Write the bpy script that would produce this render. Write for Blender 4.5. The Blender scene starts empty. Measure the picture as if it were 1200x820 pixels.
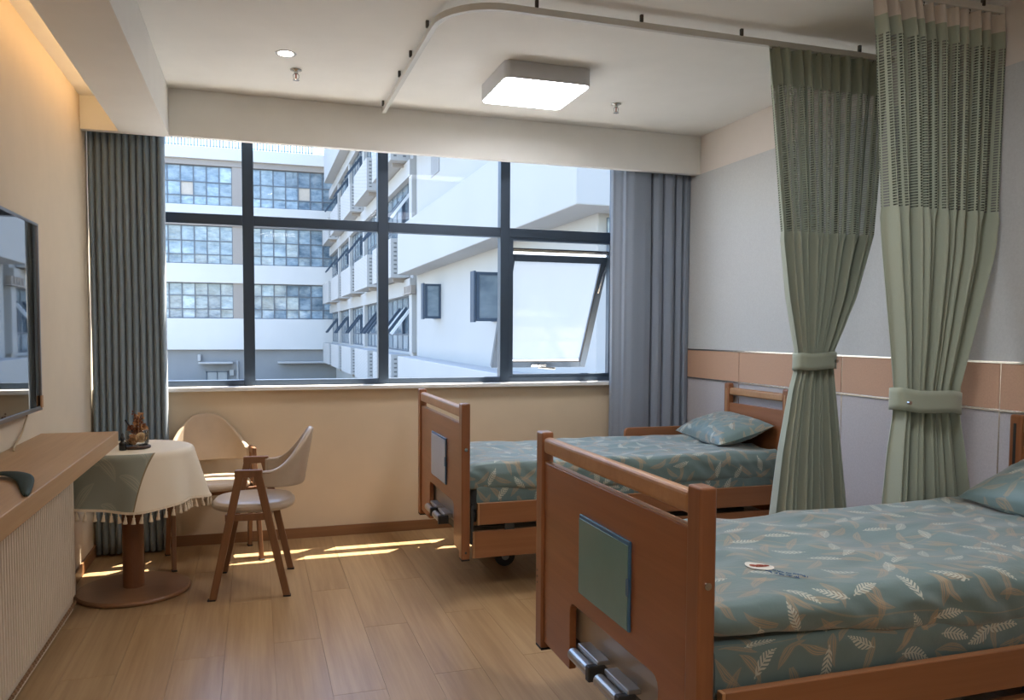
import bpy, math, random
from mathutils import Vector, Matrix, noise
random.seed(7)
scn = bpy.context.scene
COL = scn.collection
PI = math.pi

# ------------------------------------------------------------------ camera
def rot_camera(yaw, pitch, roll):
    def inv(v):
        x3, y2, z3 = v
        c, s = math.cos(roll), math.sin(roll); x = c*x3 - s*z3; z2 = s*x3 + c*z3
        c, s = math.cos(pitch), math.sin(pitch); y = c*y2 - s*z2; z = s*y2 + c*z2
        c, s = math.cos(yaw), math.sin(yaw); return Vector((c*x + s*y, -s*x + c*y, z))
    r, f, u = inv((1, 0, 0)), inv((0, 1, 0)), inv((0, 0, 1))
    return Matrix(((r.x, u.x, -f.x), (r.y, u.y, -f.y), (r.z, u.z, -f.z))).to_4x4()
cam_data = bpy.data.cameras.new('camera')
cam = bpy.data.objects.new('camera', cam_data); COL.objects.link(cam)
cam_data.sensor_width = 36.0
cam_data.lens = 937.05 / 1200 * 36
cam_data.shift_x = (600 - 602.2) / 1200
cam_data.shift_y = (437.44 - 410) / 1200
cam_data.clip_start = 0.02; cam_data.clip_end = 500
cam.matrix_world = Matrix.Translation((0, 0, 1.32)) @ rot_camera(0.3124, -0.0513, 0.0055)
scn.camera = cam

# ------------------------------------------------------------------ sky, sun, exposure
SUN_EL = math.radians(70.05)
SUN_AZ = math.atan(1.15)            # from +Y towards +X
world = bpy.data.worlds.new('sky'); scn.world = world; world.use_nodes = True
wn = world.node_tree; bg = wn.nodes['Background']
sky = wn.nodes.new('ShaderNodeTexSky'); sky.sky_type = 'NISHITA'
sky.sun_disc = False; sky.sun_elevation = SUN_EL; sky.sun_rotation = SUN_AZ
sky.air_density = 1.0; sky.dust_density = 1.0; sky.ozone_density = 1.0
wn.links.new(sky.outputs[0], bg.inputs[0]); bg.inputs[1].default_value = 0.90
sd = bpy.data.lights.new('sun', 'SUN'); sd.energy = 22.0; sd.angle = math.radians(0.25); sd.color = (1.0, 0.93, 0.82)
sun = bpy.data.objects.new('sun', sd); COL.objects.link(sun); sun.location = (20, 25, 60)
sdir = Vector((math.sin(SUN_AZ)*math.cos(SUN_EL), math.cos(SUN_AZ)*math.cos(SUN_EL), math.sin(SUN_EL)))
sun.rotation_euler = (-sdir).to_track_quat('-Z', 'Y').to_euler()
vs = scn.view_settings
vs.view_transform = 'Standard'; vs.look = 'None'; vs.exposure = 0.15; vs.gamma = 1.0; vs.use_curve_mapping = False
LAMP = 27.0          # radiance of the ceiling panels
COVE = 9.0          # radiance of the cove strip

# ------------------------------------------------------------------ materials
def lin(r, g, b):
    f = lambda c: (c/255/12.92) if c/255 <= 0.04045 else ((c/255 + 0.055)/1.055)**2.4
    return (f(r), f(g), f(b), 1)
MATS = {}
class NT:
    def __init__(s, m): s.t = m.node_tree; s.n = s.t.nodes; s.l = s.t.links
    def new(s, ty, **kw):
        nd = s.n.new('ShaderNode' + ty)
        for k, v in kw.items(): setattr(nd, k, v)
        return nd
    def put(s, sock, v):
        if hasattr(v, 'is_output') or isinstance(v, bpy.types.NodeSocket): s.l.new(v, sock)
        elif isinstance(v, (int, float)): sock.default_value = v
        else:
            sock.default_value = v if len(sock.default_value) == len(v) else tuple(v)[:len(sock.default_value)]
    def math(s, op, a, b=0.0, c=None):
        nd = s.new('Math', operation=op); s.put(nd.inputs[0], a); s.put(nd.inputs[1], b)
        if c is not None: s.put(nd.inputs[2], c)
        return nd.outputs[0]
    def mix(s, f, a, b):
        nd = s.new('Mix', data_type='RGBA'); s.put(nd.inputs[0], f); s.put(nd.inputs[6], a); s.put(nd.inputs[7], b); return nd.outputs[2]
    def noise(s, vec, scale, detail=4, rough=0.55):
        nd = s.new('TexNoise'); s.put(nd.inputs['Scale'], scale); s.put(nd.inputs['Detail'], detail); s.put(nd.inputs['Roughness'], rough)
        if vec is not None: s.l.new(vec, nd.inputs['Vector'])
        return nd.outputs[0]
    def map(s, vec, scale=(1, 1, 1), loc=(0, 0, 0), rot=(0, 0, 0)):
        nd = s.new('Mapping'); s.l.new(vec, nd.inputs[0]); nd.inputs['Scale'].default_value = scale
        nd.inputs['Location'].default_value = loc; nd.inputs['Rotation'].default_value = rot
        return nd.outputs[0]
    def ramp(s, f, a, b):
        nd = s.new('MapRange'); s.put(nd.inputs[0], f); nd.inputs[1].default_value = a; nd.inputs[2].default_value = b; return nd.outputs[0]
def base(name, col, rough=0.6, metal=0.0, spec=0.5):
    m = bpy.data.materials.new(name); m.use_nodes = True
    b = m.node_tree.nodes['Principled BSDF']
    b.inputs['Base Color'].default_value = col; b.inputs['Roughness'].default_value = rough
    b.inputs['Metallic'].default_value = metal; b.inputs['Specular IOR Level'].default_value = spec
    MATS[name] = m; return m, NT(m), b
def bump(t, b, h, strength=0.2, dist=0.01):
    nd = t.new('Bump'); nd.inputs['Strength'].default_value = strength; nd.inputs['Distance'].default_value = dist
    t.l.new(h, nd.inputs['Height']); t.l.new(nd.outputs[0], b.inputs['Normal'])
def plain(name, rgb, rough=0.6, metal=0.0, spec=0.5, var=0.06, vs_=6.0, bmp=0.0, bs=200):
    m, t, b = base(name, lin(*rgb), rough, metal, spec)
    co = t.new('TexCoord').outputs['Object']
    n = t.noise(co, vs_, 3); c = lin(*rgb)
    d = tuple(x*(1-var) for x in c[:3]) + (1,); e = tuple(min(1, x*(1+var)) for x in c[:3]) + (1,)
    t.l.new(t.mix(t.ramp(n, .3, .7), d, e), b.inputs['Base Color'])
    if bmp: bump(t, b, t.noise(co, bs, 3), bmp, 0.002)
    return m
def wood(name, a, c, rough=0.4, axis=1, fine=60, bmp=0.05, rnd=False, coat=0.0):
    m, t, b = base(name, lin(*a), rough)
    co = t.new('TexCoord').outputs['Object']
    if rnd:
        oi = t.new('ObjectInfo'); va = t.new('VectorMath', operation='ADD')
        cx = t.new('CombineXYZ'); r = oi.outputs['Random']
        t.l.new(t.math('MULTIPLY', r, 37.0), cx.inputs[0]); t.l.new(t.math('MULTIPLY', r, 91.0), cx.inputs[1])
        t.l.new(co, va.inputs[0]); t.l.new(cx.outputs[0], va.inputs[1]); co = va.outputs[0]
    sc = [fine]*3; sc[axis] = fine*0.035
    sc2 = [fine*.16]*3; sc2[axis] = fine*0.012
    n1 = t.noise(t.map(co, sc), 1.0, 5, .6); n2 = t.noise(t.map(co, sc2), 1.0, 3, .5)
    f = t.math('ADD', t.math('MULTIPLY', t.ramp(n1, .3, .7), .5), t.math('MULTIPLY', t.ramp(n2, .3, .7), .5))
    colr = t.mix(f, lin(*a), lin(*c))
    if rnd:
        hs = t.new('HueSaturation'); t.l.new(colr, hs.inputs['Color'])
        t.l.new(t.math('ADD', t.math('MULTIPLY', oi.outputs['Random'], .06), .97), hs.inputs['Value']); colr = hs.outputs[0]
    t.l.new(colr, b.inputs['Base Color'])
    b.inputs['Coat Weight'].default_value = coat; b.inputs['Coat Roughness'].default_value = .25
    bump(t, b, n1, bmp, .002)
    return m
def emit(name, rgb, strength):
    m = bpy.data.materials.new(name); m.use_nodes = True
    b = m.node_tree.nodes['Principled BSDF']; b.inputs['Base Color'].default_value = (.8, .8, .8, 1)
    b.inputs['Emission Color'].default_value = lin(*rgb); b.inputs['Emission Strength'].default_value = strength
    MATS[name] = m; return m
def fabric(name, rgb, var=.08, rough=.85, sheen=.3, weave=600):
    m, t, b = base(name, lin(*rgb), rough, 0, .3)
    co = t.new('TexCoord').outputs['Object']
    n = t.noise(t.map(co, (weave, weave, weave*.15)), 1.0, 2); c = lin(*rgb)
    t.l.new(t.mix(n, tuple(x*(1-var) for x in c[:3])+(1,), tuple(x*(1+var) for x in c[:3])+(1,)), b.inputs['Base Color'])
    b.inputs['Sheen Weight'].default_value = sheen
    bump(t, b, n, .15, .001); return m
def glass(name, refl=.5, tint=(1, 1, 1), rough=.0, milk=0.0):
    m = bpy.data.materials.new(name); m.use_nodes = True; t = NT(m); t.n.clear()
    out = t.new('OutputMaterial'); tr = t.new('BsdfTransparent'); gl = t.new('BsdfGlossy'); gl.inputs['Roughness'].default_value = rough
    tr.inputs[0].default_value = tuple(tint)+(1,)
    fr = t.new('Fresnel'); fr.inputs[0].default_value = 1.45
    mx = t.new('MixShader'); t.l.new(t.math('MULTIPLY', fr.outputs[0], refl), mx.inputs[0]); t.l.new(tr.outputs[0], mx.inputs[1]); t.l.new(gl.outputs[0], mx.inputs[2])
    last = mx.outputs[0]
    if milk:
        df = t.new('BsdfDiffuse'); df.inputs[0].default_value = (.9, .93, .95, 1)
        tl = t.new('BsdfTranslucent'); tl.inputs[0].default_value = (.9, .93, .95, 1)
        m1 = t.new('MixShader'); m1.inputs[0].default_value = .6; t.l.new(df.outputs[0], m1.inputs[1]); t.l.new(tl.outputs[0], m1.inputs[2])
        co = t.new('TexCoord').outputs['Object']
        n = t.ramp(t.noise(co, 260, 3, .7), .2, .8)
        m2 = t.new('MixShader'); t.l.new(t.math('MULTIPLY', n, milk*2), m2.inputs[0]); t.l.new(last, m2.inputs[1]); t.l.new(m1.outputs[0], m2.inputs[2]); last = m2.outputs[0]
    t.l.new(last, out.inputs[0]); MATS[name] = m; return m

plain('ceiling_paint', (234, 233, 228), .9, var=.015)
plain('wall_warm', (216, 200, 176), .88, var=.02, bmp=.05, bs=400)
plain('wall_sill', (214, 196, 168), .88, var=.02, bmp=.05, bs=400)
plain('clad_grey', (196, 198, 198), .85, var=.05, vs_=120, bmp=.15, bs=350)
plain('clad_low', (186, 182, 184), .85, var=.06, vs_=120, bmp=.15, bs=350)
plain('clad_peach', (196, 158, 132), .75, var=.06, vs_=150, bmp=.15, bs=300)
plain('metal_trim', (215, 205, 195), .25, 1.0, var=.02)
plain('white_frieze', (226, 218, 210), .9, var=.015)
wood('floor_wood', (190, 158, 116), (150, 116, 78), .33, 1, 48, .04, True)
plain('floor_gap', (140, 108, 76), .8)
wood('skirting', (150, 108, 70), (128, 88, 56), .5, 0, 50)
plain('sill_stone', (226, 226, 224), .35, var=.03)
plain('frame_dark', (62, 76, 92), .42, .35, var=.05)
plain('rubber', (28, 28, 30), .6)
glass('window_glass', .1)
glass('sash_glass', .3, (.97, .98, 1), .02, .03)
fabric('curtain_slate', (128, 143, 154), .1)
fabric('curtain_blue', (138, 148, 162), .1)
fabric('green_cloth', (160, 168, 150), .06, .8, .35)
fabric('pale_header', (208, 200, 190), .05)
plain('track_white', (205, 204, 198), .4, .2, var=.02)
plain('clip_dark', (70, 66, 60), .5)
plain('lamp_body', (196, 198, 202), .45, var=.02)
emit('panel_glow', (250, 250, 255), LAMP)
emit('spot_glow', (255, 232, 205), 40.0)
emit('cove_glow', (255, 208, 150), COVE)
plain('chrome', (200, 200, 198), .22, 1.0, var=.03)
plain('steel_grey', (178, 178, 176), .34, .85, var=.06)
plain('steel_dark', (74, 76, 76), .45, .6, var=.06)
plain('plate_grey', (176, 166, 152), .4, .4, var=.05)
wood('shelf_wood', (186, 152, 112), (164, 128, 90), .42, 1, 60, .04)
plain('radiator_paint', (216, 200, 178), .5, var=.02)
plain('tv_black', (8, 9, 10), .02, 0, 1.0, var=0); MATS['tv_black'].node_tree.nodes['Principled BSDF'].inputs['IOR'].default_value = 2.3
plain('tv_bezel', (150, 152, 156), .3, .9, var=.02)
plain('tv_back', (24, 24, 26), .5)
plain('tag_tan', (176, 130, 88), .6)
plain('cable', (196, 172, 136), .5)
wood('table_wood', (140, 92, 58), (116, 72, 44), .42, 2, 50, .03, coat=.1)
wood('table_base', (150, 110, 76), (130, 90, 60), .35, 0, 40, .02, coat=.2)
wood('chair_wood', (142, 98, 64), (116, 78, 48), .45, 2, 60, .03)
plain('leather', (186, 166, 142), .38, 0, .5, var=.04, vs_=14, bmp=.12, bs=240)
wood('bed_wood', (160, 104, 66), (136, 84, 50), .36, 1, 45, .03, coat=.25)
wood('bed_wood_long', (162, 110, 72), (138, 90, 56), .36, 0, 45, .03, coat=.25)
wood('bed_post', (156, 102, 66), (130, 82, 50), .36, 2, 45, .03, coat=.25)
wood('bed_edge', (186, 142, 100), (166, 120, 80), .4, 0, 45, .03)
plain('castor', (58, 60, 64), .5)
plain('holder_blue', (66, 112, 148), .25, 0, .6, var=.03)
plain('holder_sheet', (104, 146, 146), .2, 0, .6, var=.04)
plain('holder_clear', (168, 182, 194), .2, 0, .6, var=.03)
plain('jar_wood', (66, 46, 34), .5)
plain('flower_tan', (188, 138, 92), .8, var=.2, vs_=60)
plain('flower_cream', (222, 186, 140), .8, var=.15, vs_=60)
plain('flower_brown', (126, 74, 44), .85, var=.25, vs_=60)
plain('bottle_dark', (22, 20, 20), .25)
plain('leaf_green', (24, 42, 34), .75, var=.2, vs_=20)
plain('tassel', (222, 204, 176), .9, var=.1, vs_=80)
glass('jar_glass', .9, (.96, .97, .97))
plain('patch_white', (228, 224, 212), .8); plain('patch_brown', (150, 70, 46), .8); plain('patch_blue', (64, 100, 142), .8)
plain('bldg_white', (168, 168, 166), .85, var=.02, vs_=.6)
plain('facade_white', (200, 200, 198), .85, var=.02, vs_=.6)
plain('bldg_beige', (154, 146, 138), .85, var=.02, vs_=.6)
plain('bldg_grey', (140, 141, 141), .85, var=.05, vs_=.8)
plain('bldg_concrete', (126, 125, 122), .9, var=.06, vs_=.4)
plain('far_frame', (96, 104, 112), .5, .2)
plain('far_frame_white', (210, 214, 216), .5)
plain('panel_beige', (188, 178, 164), .8)
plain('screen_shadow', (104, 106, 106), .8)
def far_glass(name, a, b_, rough=.08):
    m, t, b = base(name, lin(*a), rough, 0.0, .9)
    oi = t.new('ObjectInfo'); co = t.new('TexCoord').outputs['Object']
    va = t.new('VectorMath', operation='ADD'); cx = t.new('CombineXYZ')
    t.l.new(t.math('MULTIPLY', oi.outputs['Random'], 50.0), cx.inputs[0]); t.l.new(t.math('MULTIPLY', oi.outputs['Random'], 23.0), cx.inputs[2])
    t.l.new(co, va.inputs[0]); t.l.new(cx.outputs[0], va.inputs[1])
    n = t.noise(t.map(va.outputs[0], (1.1, 1.1, 2.2)), 1.0, 3, .6)
    hs = t.new('HueSaturation'); t.l.new(t.mix(t.ramp(n, .35, .65), lin(*a), lin(*b_)), hs.inputs['Color']); t.l.new(t.math('ADD', t.math('MULTIPLY', oi.outputs['Random'], .5), .7), hs.inputs['Value']); t.l.new(hs.outputs[0], b.inputs['Base Color'])
    bump(t, b, n, .25, .05); return m
far_glass('far_pane', (84, 108, 126), (150, 168, 180))
far_glass('near_pane', (92, 108, 120), (126, 140, 148))

def leaf_layer(t, uv, scale, L, W, off, bend, kind, keep):
    mp = t.map(uv, (1, 1, 1), off)
    v = t.new('TexVoronoi', voronoi_dimensions='2D', feature='F1'); v.inputs['Scale'].default_value = scale
    v.inputs['Randomness'].default_value = .75; t.l.new(mp, v.inputs['Vector'])
    sub = t.new('VectorMath', operation='SUBTRACT'); t.l.new(mp, sub.inputs[0]); t.l.new(v.outputs['Position'], sub.inputs[1])
    sc = t.new('SeparateColor'); t.l.new(v.outputs['Color'], sc.inputs[0])
    vr = t.new('VectorRotate', rotation_type='Z_AXIS'); t.l.new(sub.outputs[0], vr.inputs['Vector']); t.l.new(t.math('MULTIPLY', sc.outputs[0], 6.283), vr.inputs['Angle'])
    xy = t.new('SeparateXYZ'); t.l.new(vr.outputs[0], xy.inputs[0]); x = xy.outputs[0]
    y = t.math('SUBTRACT', xy.outputs[1], t.math('MULTIPLY', t.math('MULTIPLY', x, x), bend))
    ay = t.math('ABSOLUTE', y)
    q = t.math('DIVIDE', x, L); tt = t.math('SUBTRACT', 1.0, t.math('MULTIPLY', q, q))
    w = t.math('MULTIPLY', t.math('MAXIMUM', tt, 0.0), W)
    inside = t.math('LESS_THAN', ay, w)
    if kind == 'feather':
        s = t.math('FRACT', t.math('MULTIPLY', t.math('SUBTRACT', x, t.math('MULTIPLY', ay, .9)), 85.0))
        pat = t.math('GREATER_THAN', s, .42)
        pat = t.math('MAXIMUM', pat, t.math('LESS_THAN', ay, .0012))
    else:
        s = t.math('FRACT', t.math('MULTIPLY', t.math('DIVIDE', ay, t.math('MAXIMUM', w, .0005)), 2.6))
        pat = t.math('ADD', t.math('MULTIPLY', t.math('GREATER_THAN', s, .55), .75), .25)
    m = t.math('MULTIPLY', inside, pat)
    return t.math('MULTIPLY', m, t.math('GREATER_THAN', sc.outputs[1], keep))
def quilt_mat(name, rgb):
    m, t, b = base(name, lin(*rgb), .46, 0, .5)
    uv = t.new('UVMap').outputs[0]
    wob = t.new('VectorMath', operation='ADD'); nz = t.new('TexNoise'); nz.inputs['Scale'].default_value = 14
    t.l.new(uv, nz.inputs['Vector'])
    sca = t.new('VectorMath', operation='SCALE'); t.l.new(nz.outputs['Color'], sca.inputs[0]); sca.inputs['Scale'].default_value = .012
    t.l.new(uv, wob.inputs[0]); t.l.new(sca.outputs[0], wob.inputs[1]); uvw = wob.outputs[0]
    c = t.mix(t.ramp(t.noise(uv, 5, 3), .3, .7), tuple(x*.9 for x in lin(*rgb)[:3])+(1,), tuple(x*1.1 for x in lin(*rgb)[:3])+(1,))
    # thin stems
    wv = t.new('TexWave', wave_type='RINGS'); wv.inputs['Scale'].default_value = 1.3; wv.inputs['Distortion'].default_value = 9; wv.inputs['Detail'].default_value = 1
    t.l.new(uv, wv.inputs['Vector'])
    c = t.mix(t.math('MULTIPLY', t.math('GREATER_THAN', wv.outputs['Fac'], .9985), .35), c, lin(176, 158, 128))
    c = t.mix(t.math('MULTIPLY', leaf_layer(t, uvw, 9.0, .060, .014, (.3, .7, 0), 3.0, 'leaf', .1), .8), c, lin(182, 156, 124))
    c = t.mix(t.math('MULTIPLY', leaf_layer(t, uvw, 8.0, .052, .012, (5.3, 2.7, 0), -4.0, 'leaf', .15), .75), c, lin(192, 164, 128))
    c = t.mix(t.math('MULTIPLY', leaf_layer(t, uvw, 7.6, .05, .016, (9.1, 4.4, 0), 2.5, 'feather', .2), .9), c, lin(204, 206, 192))
    t.l.new(c, b.inputs['Base Color']); b.inputs['Sheen Weight'].default_value = .5; b.inputs['Sheen Roughness'].default_value = .4
    bump(t, b, t.noise(uv, 60, 4, .6), .12, .006)
quilt_mat('quilt_print', (112, 135, 134))

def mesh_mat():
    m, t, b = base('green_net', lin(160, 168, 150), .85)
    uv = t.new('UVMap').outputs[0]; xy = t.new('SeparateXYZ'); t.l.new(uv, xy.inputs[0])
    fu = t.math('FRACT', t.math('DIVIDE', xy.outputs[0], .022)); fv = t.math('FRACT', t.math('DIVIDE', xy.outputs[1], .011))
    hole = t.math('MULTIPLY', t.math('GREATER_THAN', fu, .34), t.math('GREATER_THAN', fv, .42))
    t.l.new(t.mix(hole, lin(160, 168, 150), lin(56, 64, 54)), b.inputs['Base Color'])  # dark hole colour stands for the shaded layers behind the net
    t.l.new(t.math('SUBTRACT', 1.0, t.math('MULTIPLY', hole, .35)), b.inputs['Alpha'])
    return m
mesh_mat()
def cloth_mat():
    m, t, b = base('table_linen', lin(226, 210, 184), .8, 0, .3)
    uv = t.new('UVMap').outputs[0]; xy = t.new('SeparateXYZ'); t.l.new(uv, xy.inputs[0]); u, v = xy.outputs[0], xy.outputs[1]
    d = t.math('SUBTRACT', t.math('SUBTRACT', u, t.math('MULTIPLY', v, .167)), .172)     # seam line of the grey-green corner panel
    rim = t.math('MULTIPLY', t.math('GREATER_THAN', t.math('SQRT', t.math('ADD', t.math('MULTIPLY', u, u), t.math('MULTIPLY', v, v))), .272), t.math('LESS_THAN', v, .0))
    pan = t.math('MULTIPLY', t.math('LESS_THAN', d, 0.0), rim)
    seam = t.math('MULTIPLY', t.math('LESS_THAN', t.math('ABSOLUTE', d), .004), rim)
    lf = leaf_layer(t, uv, 7, .09, .03, (1, 2, 0), 2, 'leaf', .1)
    c = t.mix(t.math('MULTIPLY', lf, .6), lin(142, 144, 130), lin(178, 172, 150))
    c = t.mix(pan, lin(228, 214, 190), c)
    c = t.mix(seam, c, lin(140, 122, 92))
    t.l.new(c, b.inputs['Base Color']); bump(t, b, t.noise(uv, 900, 2), .1, .001)
cloth_mat()

# ------------------------------------------------------------------ mesh helpers
class MB:
    def __init__(s): s.v = []; s.f = []; s.uv = None
    def quadbox(s, c):     # 8 corners: bottom 4 ccw, top 4 ccw
        o = len(s.v); s.v += [tuple(p) for p in c]
        s.f += [tuple(o+i for i in q) for q in ((3, 2, 1, 0), (4, 5, 6, 7), (0, 1, 5, 4), (1, 2, 6, 5), (2, 3, 7, 6), (3, 0, 4, 7))]
        return s
    def box(s, x0, x1, y0, y1, z0, z1):
        return s.quadbox([(x0, y0, z0), (x1, y0, z0), (x1, y1, z0), (x0, y1, z0), (x0, y0, z1), (x1, y0, z1), (x1, y1, z1), (x0, y1, z1)])
    def bar(s, a, b, w, h, up=(0, 0, 1)):    # rectangular bar from a to b
        a, b = Vector(a), Vector(b); d = (b-a).normalized(); up = Vector(up)
        sx = d.cross(up).normalized(); uy = sx.cross(d).normalized()
        q = [(-w/2, -h/2), (w/2, -h/2), (w/2, h/2), (-w/2, h/2)]
        c = [a + sx*i + uy*j for i, j in q] + [b + sx*i + uy*j for i, j in q]
        return s.quadbox(c)
    def cyl(s, a, b, r0, r1=None, n=16):
        if r1 is None: r1 = r0
        a, b = Vector(a), Vector(b); d = (b-a).normalized()
        t = Vector((1, 0, 0)) if abs(d.x) < .9 else Vector((0, 1, 0))
        e1 = d.cross(t).normalized(); e2 = d.cross(e1)
        o = len(s.v)
        for p, r in ((a, r0), (b, r1)):
            for i in range(n):
                th = 2*PI*i/n; s.v.append(tuple(p + e1*(r*math.cos(th)) + e2*(r*math.sin(th))))
        s.f += [(o+i, o+(i+1) % n, o+n+(i+1) % n, o+n+i) for i in range(n)]
        s.f += [tuple(o+i for i in range(n))[::-1], tuple(o+n+i for i in range(n))]
        return s
    def tube(s, pts, r, n=8, flat=None):
        pts = [Vector(p) for p in pts]; o = len(s.v); k = len(pts)
        for i, p in enumerate(pts):
            d = (pts[min(i+1, k-1)] - pts[max(i-1, 0)]).normalized()
            up = Vector((0, 0, 1)) if abs(d.z) < .95 else Vector((1, 0, 0))
            e1 = d.cross(up).normalized(); e2 = e1.cross(d)
            for j in range(n):
                th = 2*PI*(j+.5)/n; ra, rb = (r, r) if flat is None else flat
                if flat is not None and n == 4: ra, rb = ra*1.414, rb*1.414
                s.v.append(tuple(p + e1*(ra*math.cos(th)) + e2*(rb*math.sin(th))))
        for i in range(k-1):
            for j in range(n):
                s.f.append((o+i*n+j, o+i*n+(j+1) % n, o+(i+1)*n+(j+1) % n, o+(i+1)*n+j))
        s.f += [tuple(o+j for j in range(n))[::-1], tuple(o+(k-1)*n+j for j in range(n))]
        return s
    def lathe(s, prof, c=(0, 0, 0), n=32):
        o = len(s.v); k = len(prof)
        for r, z in prof:
            for i in range(n):
                th = 2*PI*i/n; s.v.append((c[0]+r*math.cos(th), c[1]+r*math.sin(th), c[2]+z))
        for a in range(k-1):
            for i in range(n): s.f.append((o+a*n+i, o+a*n+(i+1) % n, o+(a+1)*n+(i+1) % n, o+(a+1)*n+i))
        if prof[0][0] > 1e-6: s.f.append(tuple(o+i for i in range(n))[::-1])
        if prof[-1][0] > 1e-6: s.f.append(tuple(o+(k-1)*n+i for i in range(n)))
        return s
    def grid(s, nu, nv, fn, uvfn=None, close_u=False):
        o = len(s.v)
        for j in range(nv):
            for i in range(nu): s.v.append(tuple(fn(i/(nu-1) if not close_u else i/nu, j/(nv-1))))
        m = nu if close_u else nu-1
        if uvfn and s.uv is None: s.uv = []
        for j in range(nv-1):
            for i in range(m):
                i2 = (i+1) % nu
                s.f.append((o+j*nu+i, o+j*nu+i2, o+(j+1)*nu+i2, o+(j+1)*nu+i))
                if uvfn:
                    d = nu if close_u else nu-1
                    for a, b in ((i, j), (i+1, j), (i+1, j+1), (i, j+1)): s.uv.append(uvfn(a/d, b/(nv-1)))
        return s
    def poly(s, outline, axis, a, b):       # extruded outline: 2D points; axis 'x': (y,z) extruded from x=a to x=b
        o = len(s.v); n = len(outline)
        for h in (a, b):
            for p, q in outline:
                s.v.append({'x': (h, p, q), 'y': (p, h, q), 'z': (p, q, h)}[axis])
        s.f += [(o+i, o+(i+1) % n, o+n+(i+1) % n, o+n+i) for i in range(n)]
        s.f += [tuple(o+i for i in range(n))[::-1], tuple(o+n+i for i in range(n))]
        return s
    def xf(s, M): s.v = [tuple(M @ Vector(p)) for p in s.v]; return s
    def build(s, name, mat, parent=None, bevel=0, smooth=False, local=False, seg=2, solid=0, subsurf=0, fix=True):
        v = s.v
        if parent is None:
            xs, ys, zs = zip(*v); org = Vector(((min(xs)+max(xs))/2, (min(ys)+max(ys))/2, min(zs)))
        elif local: org = Vector((0, 0, 0))
        else:
            org = Vector((0, 0, 0)); p = parent
            while p: org += p.location; p = p.parent
        me = bpy.data.meshes.new(name)
        me.from_pydata([(p[0]-org.x, p[1]-org.y, p[2]-org.z) for p in v], [], s.f)
        if s.uv:
            ul = me.uv_layers.new(name='UVMap')
            for i, c in enumerate(s.uv): ul.data[i].uv = c
        me.materials.append(MATS[mat])
        if smooth:
            for p in me.polygons: p.use_smooth = True
        if fix and not s.uv:
            import bmesh
            bm = bmesh.new(); bm.from_mesh(me); bmesh.ops.recalc_face_normals(bm, faces=bm.faces); bm.to_mesh(me); bm.free()
        o = bpy.data.objects.new(name, me); COL.objects.link(o)
        if parent is None: o.location = org
        else: o.parent = parent
        if solid:
            md = o.modifiers.new('solid', 'SOLIDIFY'); md.thickness = solid; md.offset = 0
        if bevel:
            md = o.modifiers.new('bevel', 'BEVEL'); md.width = bevel; md.segments = seg; md.limit_method = 'ANGLE'; md.angle_limit = .6
            if smooth or seg > 1: md.harden_normals = False
        if subsurf:
            md = o.modifiers.new('sub', 'SUBSURF'); md.levels = subsurf; md.render_levels = subsurf
        return o
def tag(o, label=None, cat=None, group=None, kind=None):
    if label: o['label'] = label
    if cat: o['category'] = cat
    if group: o['group'] = group
    if kind: o['kind'] = kind
    return o
def empty(name, loc, rz=0.0):
    o = bpy.data.objects.new(name, None); COL.objects.link(o); o.location = loc; o.rotation_euler = (0, 0, rz); o.empty_display_size = .1; return o
def dup(o, parent=None):
    c = o.copy(); COL.objects.link(c); c.parent = parent
    for ch in list(o.children): dup(ch, c)
    return c
def BOX(name, mat, dims, parent=None, bevel=0, **k): return MB().box(*dims).build(name, mat, parent, bevel, **k)
def struct(o, label, cat): return tag(o, label, cat, None, 'structure')

XL, XR, YB, YW, ZC, ZB = -.909, 2.973, 4.986, 5.228, 2.692, 2.427
YR = -2.2            # rear wall behind the camera
# ------------------------------------------------------------------ room shell
fl = BOX('floor', 'floor_gap', (XL-.2, XR+.2, YR-.2, YW+.22, -.25, -.004)); struct(fl, 'brown oak plank floor of the ward', 'floor')
pw, pl = .194, 1.22
plank_me = None
i = 0; x = XL
while x < XR - .01:
    off = (i*.47) % 1.0*pl; y = YR - off
    while y < YW - .01:
        y0, y1 = max(y, YR), min(y+pl, YW); x1 = min(x+pw, XR)
        full = (y0 == y and y1 == y+pl and x1 == x+pw)
        if full and plank_me:
            o = bpy.data.objects.new('plank', plank_me); COL.objects.link(o); o.parent = fl
        elif y1 - y0 > .02:
            o = MB().box(-.0005-pw/2+.0010, (x1-x)-pw/2-.0005, -(y1-y0)/2+.0008, (y1-y0)/2-.0008, -.004, 0).build('plank', 'floor_wood', fl, .0007, local=True, seg=1)
            if full: plank_me = o.data
        else:
            y += pl; continue
        o.location = Vector((x+pw/2, (y0+y1)/2, 0)) - fl.location
        y += pl
    x += pw; i += 1
ce = BOX('ceiling', 'ceiling_paint', (XL-.2, XR+.2, YR-.2, YW+.12, ZC, ZC+.25)); struct(ce, 'plain off-white ceiling of the ward', 'ceiling')
wl = BOX('wall_left', 'wall_warm', (XL-.2, XL, YR-.2, YW+.22, -.02, ZC)); struct(wl, 'warm beige wall behind the television', 'wall')
wb = BOX('wall_back', 'wall_warm', (XL, XR, YR-.2, YR, -.02, ZC)); struct(wb, 'plain beige wall behind the viewer', 'wall')
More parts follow.
